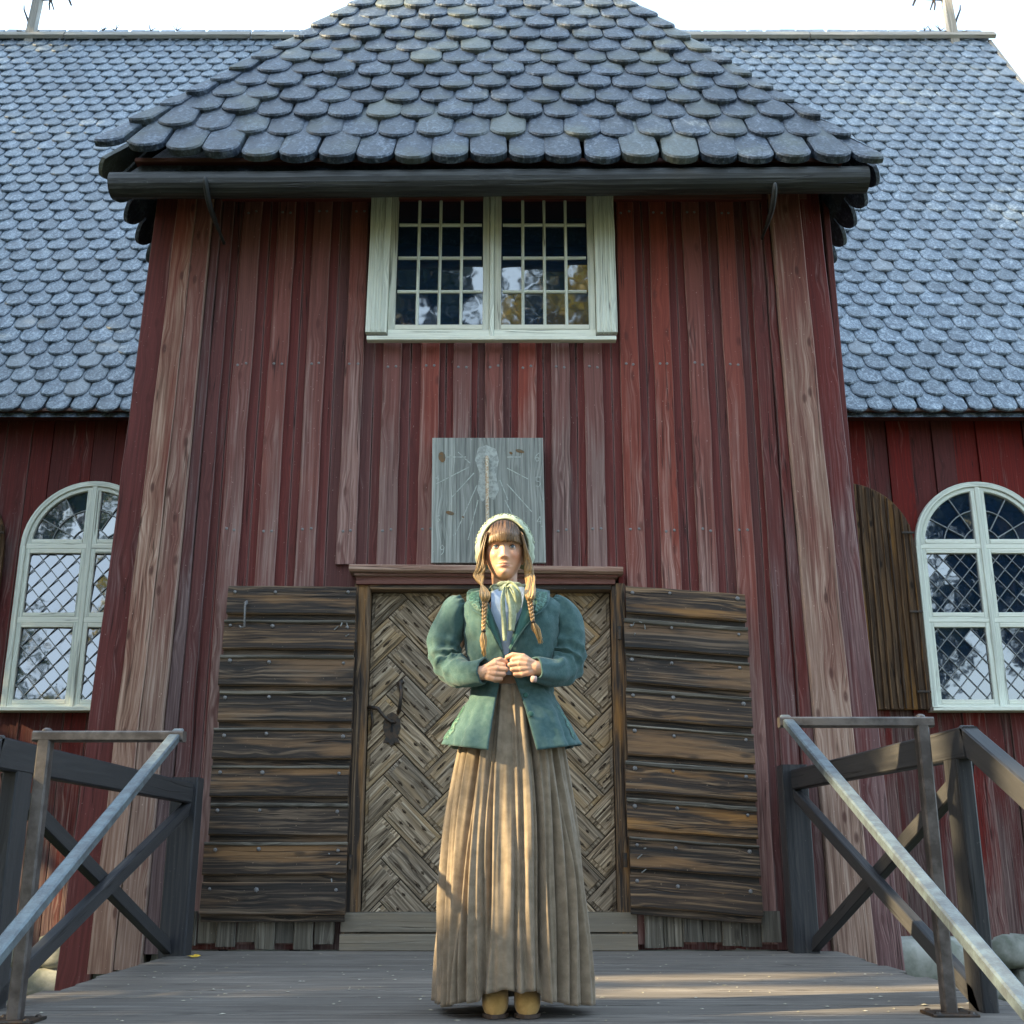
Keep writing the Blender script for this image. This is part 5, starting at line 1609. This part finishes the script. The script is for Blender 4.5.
# collar (broad) then lapel (darker facing) each side, piping along the edges
patch(([(486, 591), (478, 594), (479, 606), (487, 616)], [(483, 588), (468, 591), (469, 606), (482, 617)]), .014, M['wool'], 'collar')
cL = ([(488, 590), (487, 602), (494, 624), (503, 651)], [(470, 592), (473, 606), (484, 619), (502, 652)])
cR = ([(525, 588), (523, 602), (519, 622), (509, 648)], [(547, 591), (545, 605), (531, 619), (511, 650)])
patch(cL, .013, M['woold'], 'lapel', .004, bulge=.004); patch(cR, .013, M['woold'], 'lapel', .004, bulge=.004)
oL = ([(484, 590), (482, 600), (482, 606), (484, 613)], [(467, 592), (467, 601), (473, 611), (483, 616)])
oR = ([(532, 588), (533, 600), (533, 606), (532, 613)], [(550, 591), (549, 601), (543, 611), (533, 616)])
patch(oL, .019, M['wool'], 'collar', .004); patch(oR, .019, M['wool'], 'collar', .004)
def emb_mat():
    m, nt, b = new_mat('embroidery'); tc = nd(nt, 'ShaderNodeTexCoord')
    v = nd(nt, 'ShaderNodeTexVoronoi'); link(nt, tc.outputs['Object'], v.inputs['Vector']); v.inputs['Scale'].default_value = 110
    link(nt, ramp(nt, v.outputs['Distance'], [(.2, (.010, .05, .032)), (.5, (.025, .09, .06)), (.7, (.06, .15, .12))]), b.inputs['Base Color'])
    b.inputs['Roughness'].default_value = .55; bump(nt, b, v.outputs['Distance'], .8, .003); return m
M['emb'] = emb_mat()
patch(([(481, 592), (479.5, 600), (480, 605), (481.5, 611)], [(470, 593), (469.5, 601), (474, 608), (480.5, 612.5)]), .0235, M['emb'], 'embroidery', .003)
patch(([(535, 591), (536, 600), (535.5, 605), (534.5, 611)], [(547, 592.5), (546.5, 601), (542, 608), (535.5, 612.5)]), .0235, M['emb'], 'embroidery', .003)
mb = MB()
def onto(px, py, off):
    p = P(px, py, 3.81)
    for _ in range(3): p = P(px, py, tor(p.x, min(1.455, p.z), off).y)
    return p
for line in ([(473, 607), (484, 620.5), (494, 635), (502.5, 651)], [(545, 606), (531, 620.5), (520, 634), (510.5, 650)]):
    mb.tube(cat([onto(a, b_, .019) for a, b_ in line], 20), .0020, 6)
mb.build('piping', M['wool'], wo, smooth=True)
# buttons
mb_ = None
for (px, py) in ((525.5, 695), (531, 714)):
    p = P(px, py, 3.80)
    for _ in range(3): p = P(px, py, YC-sinterp(ryt, p.z)*.985-.012)
    mb = MB(); mb.ball(p, (.0105, .0060, .0105), 14, 9); mb.build('button', M['woold'], wo, smooth=True)
# embroidered panels on the peplum sides
def pep(u0, u1, z0, z1, off=.0085):
    mb = MB(); rows2 = []
    for j in range(13):
        t = j/12; z = lerp(z0, z1, t); rw = []
        for i in range(5):
            u = lerp(u0, u1, i/4)+.004*math.sin(t*20)*(1 if i in (0, 4) else 0)
            p = jk(u, z, off)
            if z < 1.0: p.z += (1.0-z)/.14*.022*min(1, min(u, 1-u)*5)
            rw.append(p)
        rows2.append(rw)
    mb.grid(rows2); o = mb.build('embroidery', M['emb'], wo, smooth=True)
pep(.165, .195, .885, 1.02); pep(.805, .835, .885, 1.02)

# ---------------------------------------------------------------- neck scarf with bow
M['scarf'] = cloth('pale_green_ribbon', (.22, .26, .16), (.34, .38, .26), 70, .35, 250, .6, .2, spec=.4)
mb = MB()
for q, (rr_, zz) in enumerate(((.064, 1.452), (.067, 1.440), (.062, 1.464))):
    pts = []
    for k in range(41):
        a_ = 2*math.pi*k/40
        pts.append(V((-.010+math.sin(a_)*rr_*1.0, YC+.004-math.cos(a_)*rr_*1.02, zz-.004*math.cos(a_)+.004*math.sin(3*a_+q))))
    mb.tube(pts, [.010+.002*math.sin(k*1.7+q) for k in range(41)], 9, caps=False)
mb.build('scarf', M['scarf'], wo, smooth=True)
def ribbon(pts, wds, name, Yo=0):
    """pts world, wds widths; flat strip with a soft fold"""
    mb = MB(); pts = cat(pts, 26); rows2 = []
    for i, p in enumerate(pts):
        t = i/25; w_ = sinterp(wds, t); T = (pts[min(i+1, 25)]-pts[max(i-1, 0)]).normalized(); Bn = T.cross(V((0, -1, 0))).normalized()
        rows2.append([p+Bn*w_*(k/6-.5)+V((0, .0045*math.cos((k/6-.5)*6+t*4), 0)) for k in range(7)])
    mb.grid(rows2); o = mb.build(name, M['scarf'], wo, smooth=True)
    md = o.modifiers.new('s', 'SOLIDIFY'); md.thickness = .0025
Yk = 3.805
mb = MB(); mb.ball(W(506, 587, Yk+.01), (.014, .012, .012), 14, 10); mb.build('scarf_knot', M['scarf'], wo, smooth=True)
ribbon([W(506, 587, Yk+.004), W(511, 584, Yk-.012), W(517, 592, Yk-.02), W(518, 603, Yk-.008), W(514, 611, Yk-.006), W(510, 603, Yk+.0), W(507, 590, Yk+.004)], [(0, .012), (.3, .024), (.6, .026), (1, .012)], 'scarf_loop')
ribbon([W(505, 587, Yk+.002), W(503, 600, Yk-.016), W(504, 620, Yk-.014), W(504.5, 641, Yk-.012)], [(0, .010), (.4, .015), (1, .012)], 'scarf_tail')
ribbon([W(508, 588, Yk+.002), W(512, 600, Yk-.012), W(512.5, 615, Yk-.016), W(510.5, 631, Yk-.014)], [(0, .012), (.4, .028), (1, .022)], 'scarf_tail')
# ================================================================== TREES (outside the frame: left ones added to shade the church, the rest stand in the window reflections)
S = Vector((-.90, -.26, .42)).normalized()     # towards the sun
e1 = S.orthogonal().normalized(); e2 = S.cross(e1)
E1 = np.array(e1); E2 = np.array(e2)
targets = []  # spots kept sunlit: leaves on their sun lines are left out
for i in range(13): targets.append((Vector((-.10, 3.92, max(.62, .35+i*.115))), .24))
for i in range(4): targets.append((Vector((-.22, 3.95, 1.0+i*.12)), .2))
for i in range(9): targets.append((Vector((.5+i*.13, 4.42, 0)), .17))
for i in range(6): targets.append((Vector((.45+i*.11, 5.15, 0)), .09))
for i in range(12): targets.append((Vector((.97, 3.2-i*.17, .62-i*.075)), .07))
for i in range(4): targets.append((Vector((1.6, 3.40-i*.12, .68-i*.05)), .06))
T2 = np.array([(t.dot(e1), t.dot(e2)) for t, r in targets]); TR = np.array([r for t, r in targets])
rng = np.random.default_rng(5)
def leaf_mat(name, a, b_, c):
    m, nt, b = new_mat(name)
    rnd = attr(nt, 'rnd')
    link(nt, ramp(nt, rnd, [(0, a), (.5, b_), (1, c)]), b.inputs['Base Color']); b.inputs['Roughness'].default_value = .55
    b.inputs['Subsurface Weight'].default_value = 0
    tr = nd(nt, 'ShaderNodeBsdfTranslucent'); link(nt, ramp(nt, rnd, [(0, a), (.5, b_), (1, c)]), tr.inputs[0])
    mx = nd(nt, 'ShaderNodeMixShader'); mx.inputs[0].default_value = .25
    out = [n for n in nt.nodes if n.type == 'OUTPUT_MATERIAL'][0]
    link(nt, b.outputs[0], mx.inputs[1]); link(nt, tr.outputs[0], mx.inputs[2]); link(nt, mx.outputs[0], out.inputs[0])
    return m
LM = {'green': leaf_mat('green_leaves', (.02, .05, .012), (.05, .09, .02), (.10, .13, .03)),
      'yellow': leaf_mat('yellow_leaves', (.30, .24, .03), (.42, .34, .05), (.25, .26, .05)),
      'dark': leaf_mat('dark_needles', (.010, .025, .012), (.02, .045, .02), (.04, .06, .03))}
bark = simple('tree_bark', (.06, .05, .04), .9, 0, .2, 8, (.16, .15, .13), .8, 20)
def tree(x, y, h, r, n, leaf, kind, lab, group, z0=-1.1, crown_lo=.25, holes=True):
    e = empty('deciduous_tree' if kind != 'dark' else 'conifer_tree', (x, y, z0), lab, 'tree', group)
    mb = MB()
    pts = [V((x+.2*noise.noise(V((i, x, y))), y+.2*noise.noise(V((y, i, x))), z0+h*.92*i/8)) for i in range(9)]
    mb.tube(pts, [h*.018*(1-.85*i/8)+.02 for i in range(9)], 9)
    clumps = []
    for k in range(int(16+n/900)):
        t = random.uniform(crown_lo, .98)
        prof = math.sin(math.pi*min(1, max(.08, (t-crown_lo)/(1-crown_lo)*.8+.15)))**.7 if kind != 'dark' else (1.05-t)*1.1
        a = random.uniform(0, 6.28); rr_ = r*prof*random.uniform(.3, 1)
        c_ = V((x+rr_*math.cos(a), y+rr_*math.sin(a), z0+h*t))
        clumps.append((c_, r*random.uniform(.25, .5)*(1 if kind != 'dark' else .8)))
        b0 = pts[min(8, int(t*.8*8))]
        mid = b0.lerp(c_, .5)+V((0, 0, .15))
        mb.tube([b0, mid, c_], [h*.006+.01, h*.004+.006, .006], 5)
    mb.build('trunk', bark, e, smooth=True)
    ci = rng.integers(0, len(clumps), n)
    cc = np.array([tuple(c_) for c_, _ in clumps])[ci]; cr = np.array([q for _, q in clumps])[ci]
    d = rng.normal(size=(n, 3)); d /= np.linalg.norm(d, axis=1)[:, None]
    p = cc + d*(cr*rng.uniform(.2, 1, n)**.6)[:, None]*np.array([1, 1, .7])
    if holes:  # crown shaped for the light: gaps cut towards the sunlit spots
        q = np.stack([p@E1, p@E2], 1)
        keep = np.ones(n, bool)
        for t2, r_ in zip(T2, TR): keep &= np.hypot(q[:, 0]-t2[0], q[:, 1]-t2[1]) > r_+leaf*.55
        p = p[keep]
    n = len(p)
    u = rng.normal(size=(n, 3)); u /= np.linalg.norm(u, axis=1)[:, None]
    w = rng.normal(size=(n, 3)); w -= (w*u).sum(1)[:, None]*u; w /= np.linalg.norm(w, axis=1)[:, None]
    sz = leaf*rng.uniform(.6, 1.1, n)[:, None]
    v = np.stack([p-u*sz*.5, p+w*sz*.32, p+u*sz*.5, p-w*sz*.32], 1).reshape(-1, 3)
    me = bpy.data.meshes.new('crown')
    me.vertices.add(4*n); me.vertices.foreach_set('co', v.ravel())
    me.loops.add(4*n); me.loops.foreach_set('vertex_index', np.arange(4*n))
    me.polygons.add(n); me.polygons.foreach_set('loop_start', np.arange(n)*4); me.polygons.foreach_set('loop_total', np.full(n, 4))
    me.update(calc_edges=True)
    a = me.attributes.new('rnd', 'FLOAT', 'POINT'); a.data.foreach_set('value', np.repeat(rng.uniform(0, 1, n), 4).astype(np.float32))
    me.materials.append(LM[kind]); me.validate()
    o = bpy.data.objects.new('crown', me); C.objects.link(o); o.parent = e; o.location = V((0, 0, 0)) - e.location
    return e
# added row to the left, blocking the sun from walls and roofs
def along(t, off=0):   # point where the sun line through the porch passes at distance t
    return Vector((0, 5, 2)) + S*t
gL = 'unseen trees added on the left to shade the church'
for (x_, y_, h, r) in ((-11.5, -1.5, 13.0, 3.6), (-12.5, 3.6, 12.5, 3.6), (-13.5, -6.0, 13.5, 3.8), (-15.5, .8, 14.0, 4.0), (-13.0, 8.5, 19.0, 4.2), (-17.0, 13.5, 22, 4.6), (-16.5, 4.0, 24, 5.2), (-18.0, 9.0, 25.5, 5.2)):
    tree(x_, y_, h, r, 26000 if h < 18 else 22000, .20 if h < 18 else .28, 'green', 'added leafy green tree shading the church from the left, outside the photo', gL, crown_lo=.10)
gB = 'trees behind the photographer reflected in the windows'
for (x_, y_, h, r, k) in ((-9, -12, 13, 3.0, 'yellow'), (-3.5, -15, 24, 4.4, 'dark'), (2.2, -17, 25, 4.6, 'dark'), (8.5, -13, 20, 4.4, 'dark'), (13.5, -10, 17, 4.4, 'dark'), (-14.5, -15, 14, 3.4, 'green'), (1.6, -8.5, 14, 2.3, 'yellow'), (19, -7, 16, 4, 'green')):
    lab = {'yellow': 'yellow autumn tree behind the photographer, seen only as a reflection', 'dark': 'dark conifer behind the photographer, seen only as a reflection', 'green': 'green tree behind the photographer, seen only as a reflection'}[k]
    tree(x_, y_, h, r, 15000 if k == 'dark' else 7000, .36 if k == 'dark' else .28, k, lab, gB, holes=True)

# ================================================================== CAMERA, SUN, SKY
cam = bpy.data.cameras.new('camera'); co = bpy.data.objects.new('camera', cam); C.objects.link(co)
co.location = (0, 0, CAMZ); co.rotation_euler = (math.pi/2+TILT, 0, 0)
cam.sensor_width = 36; cam.lens = 36*FPX/1024; cam.shift_y = (CY-512)/1024; cam.clip_end = 900; cam.clip_start = .05
bpy.context.scene.camera = co
sun = bpy.data.lights.new('sun', 'SUN'); sun.energy = 4.2; sun.angle = R(.5); sun.color = (1, .80, .46)
so = bpy.data.objects.new('sun', sun); C.objects.link(so); so.rotation_euler = S.to_track_quat('Z', 'Y').to_euler(); so.location = (-20, -5, 12)
w = bpy.data.worlds.new('World'); bpy.context.scene.world = w; w.use_nodes = True
nt = w.node_tree; bg = nt.nodes['Background']
sky = nt.nodes.new('ShaderNodeTexSky'); sky.sky_type = 'NISHITA'; sky.sun_disc = False
sky.sun_elevation = math.asin(S.z); sky.sun_rotation = math.atan2(S.x, S.y) % (2*math.pi)
sky.air_density = 1.0; sky.dust_density = 2.5; sky.ozone_density = 1.0
tc = nt.nodes.new('ShaderNodeTexCoord')
mp_ = nt.nodes.new('ShaderNodeMapping'); mp_.inputs['Scale'].default_value = (1, 1, 2.5); nt.links.new(tc.outputs['Generated'], mp_.inputs[0])
nz_ = nt.nodes.new('ShaderNodeTexNoise'); nz_.inputs['Scale'].default_value = 1.6; nz_.inputs['Detail'].default_value = 6; nt.links.new(mp_.outputs[0], nz_.inputs[0])
cl = ramp(nt, nz_.outputs['Fac'], [(.35, g3(.25)), (.62, g3(.7))])
veil = mixc(nt, cl, sky.outputs[0], (3.9, 5.0, 5.9, 1))      # thin bright high cloud over the blue
nt.links.new(veil, bg.inputs[0]); bg.inputs[1].default_value = .15
vs_ = bpy.context.scene.view_settings
vs_.view_transform = 'Standard'; vs_.look = 'None'; vs_.exposure = 2.08; vs_.gamma = 1
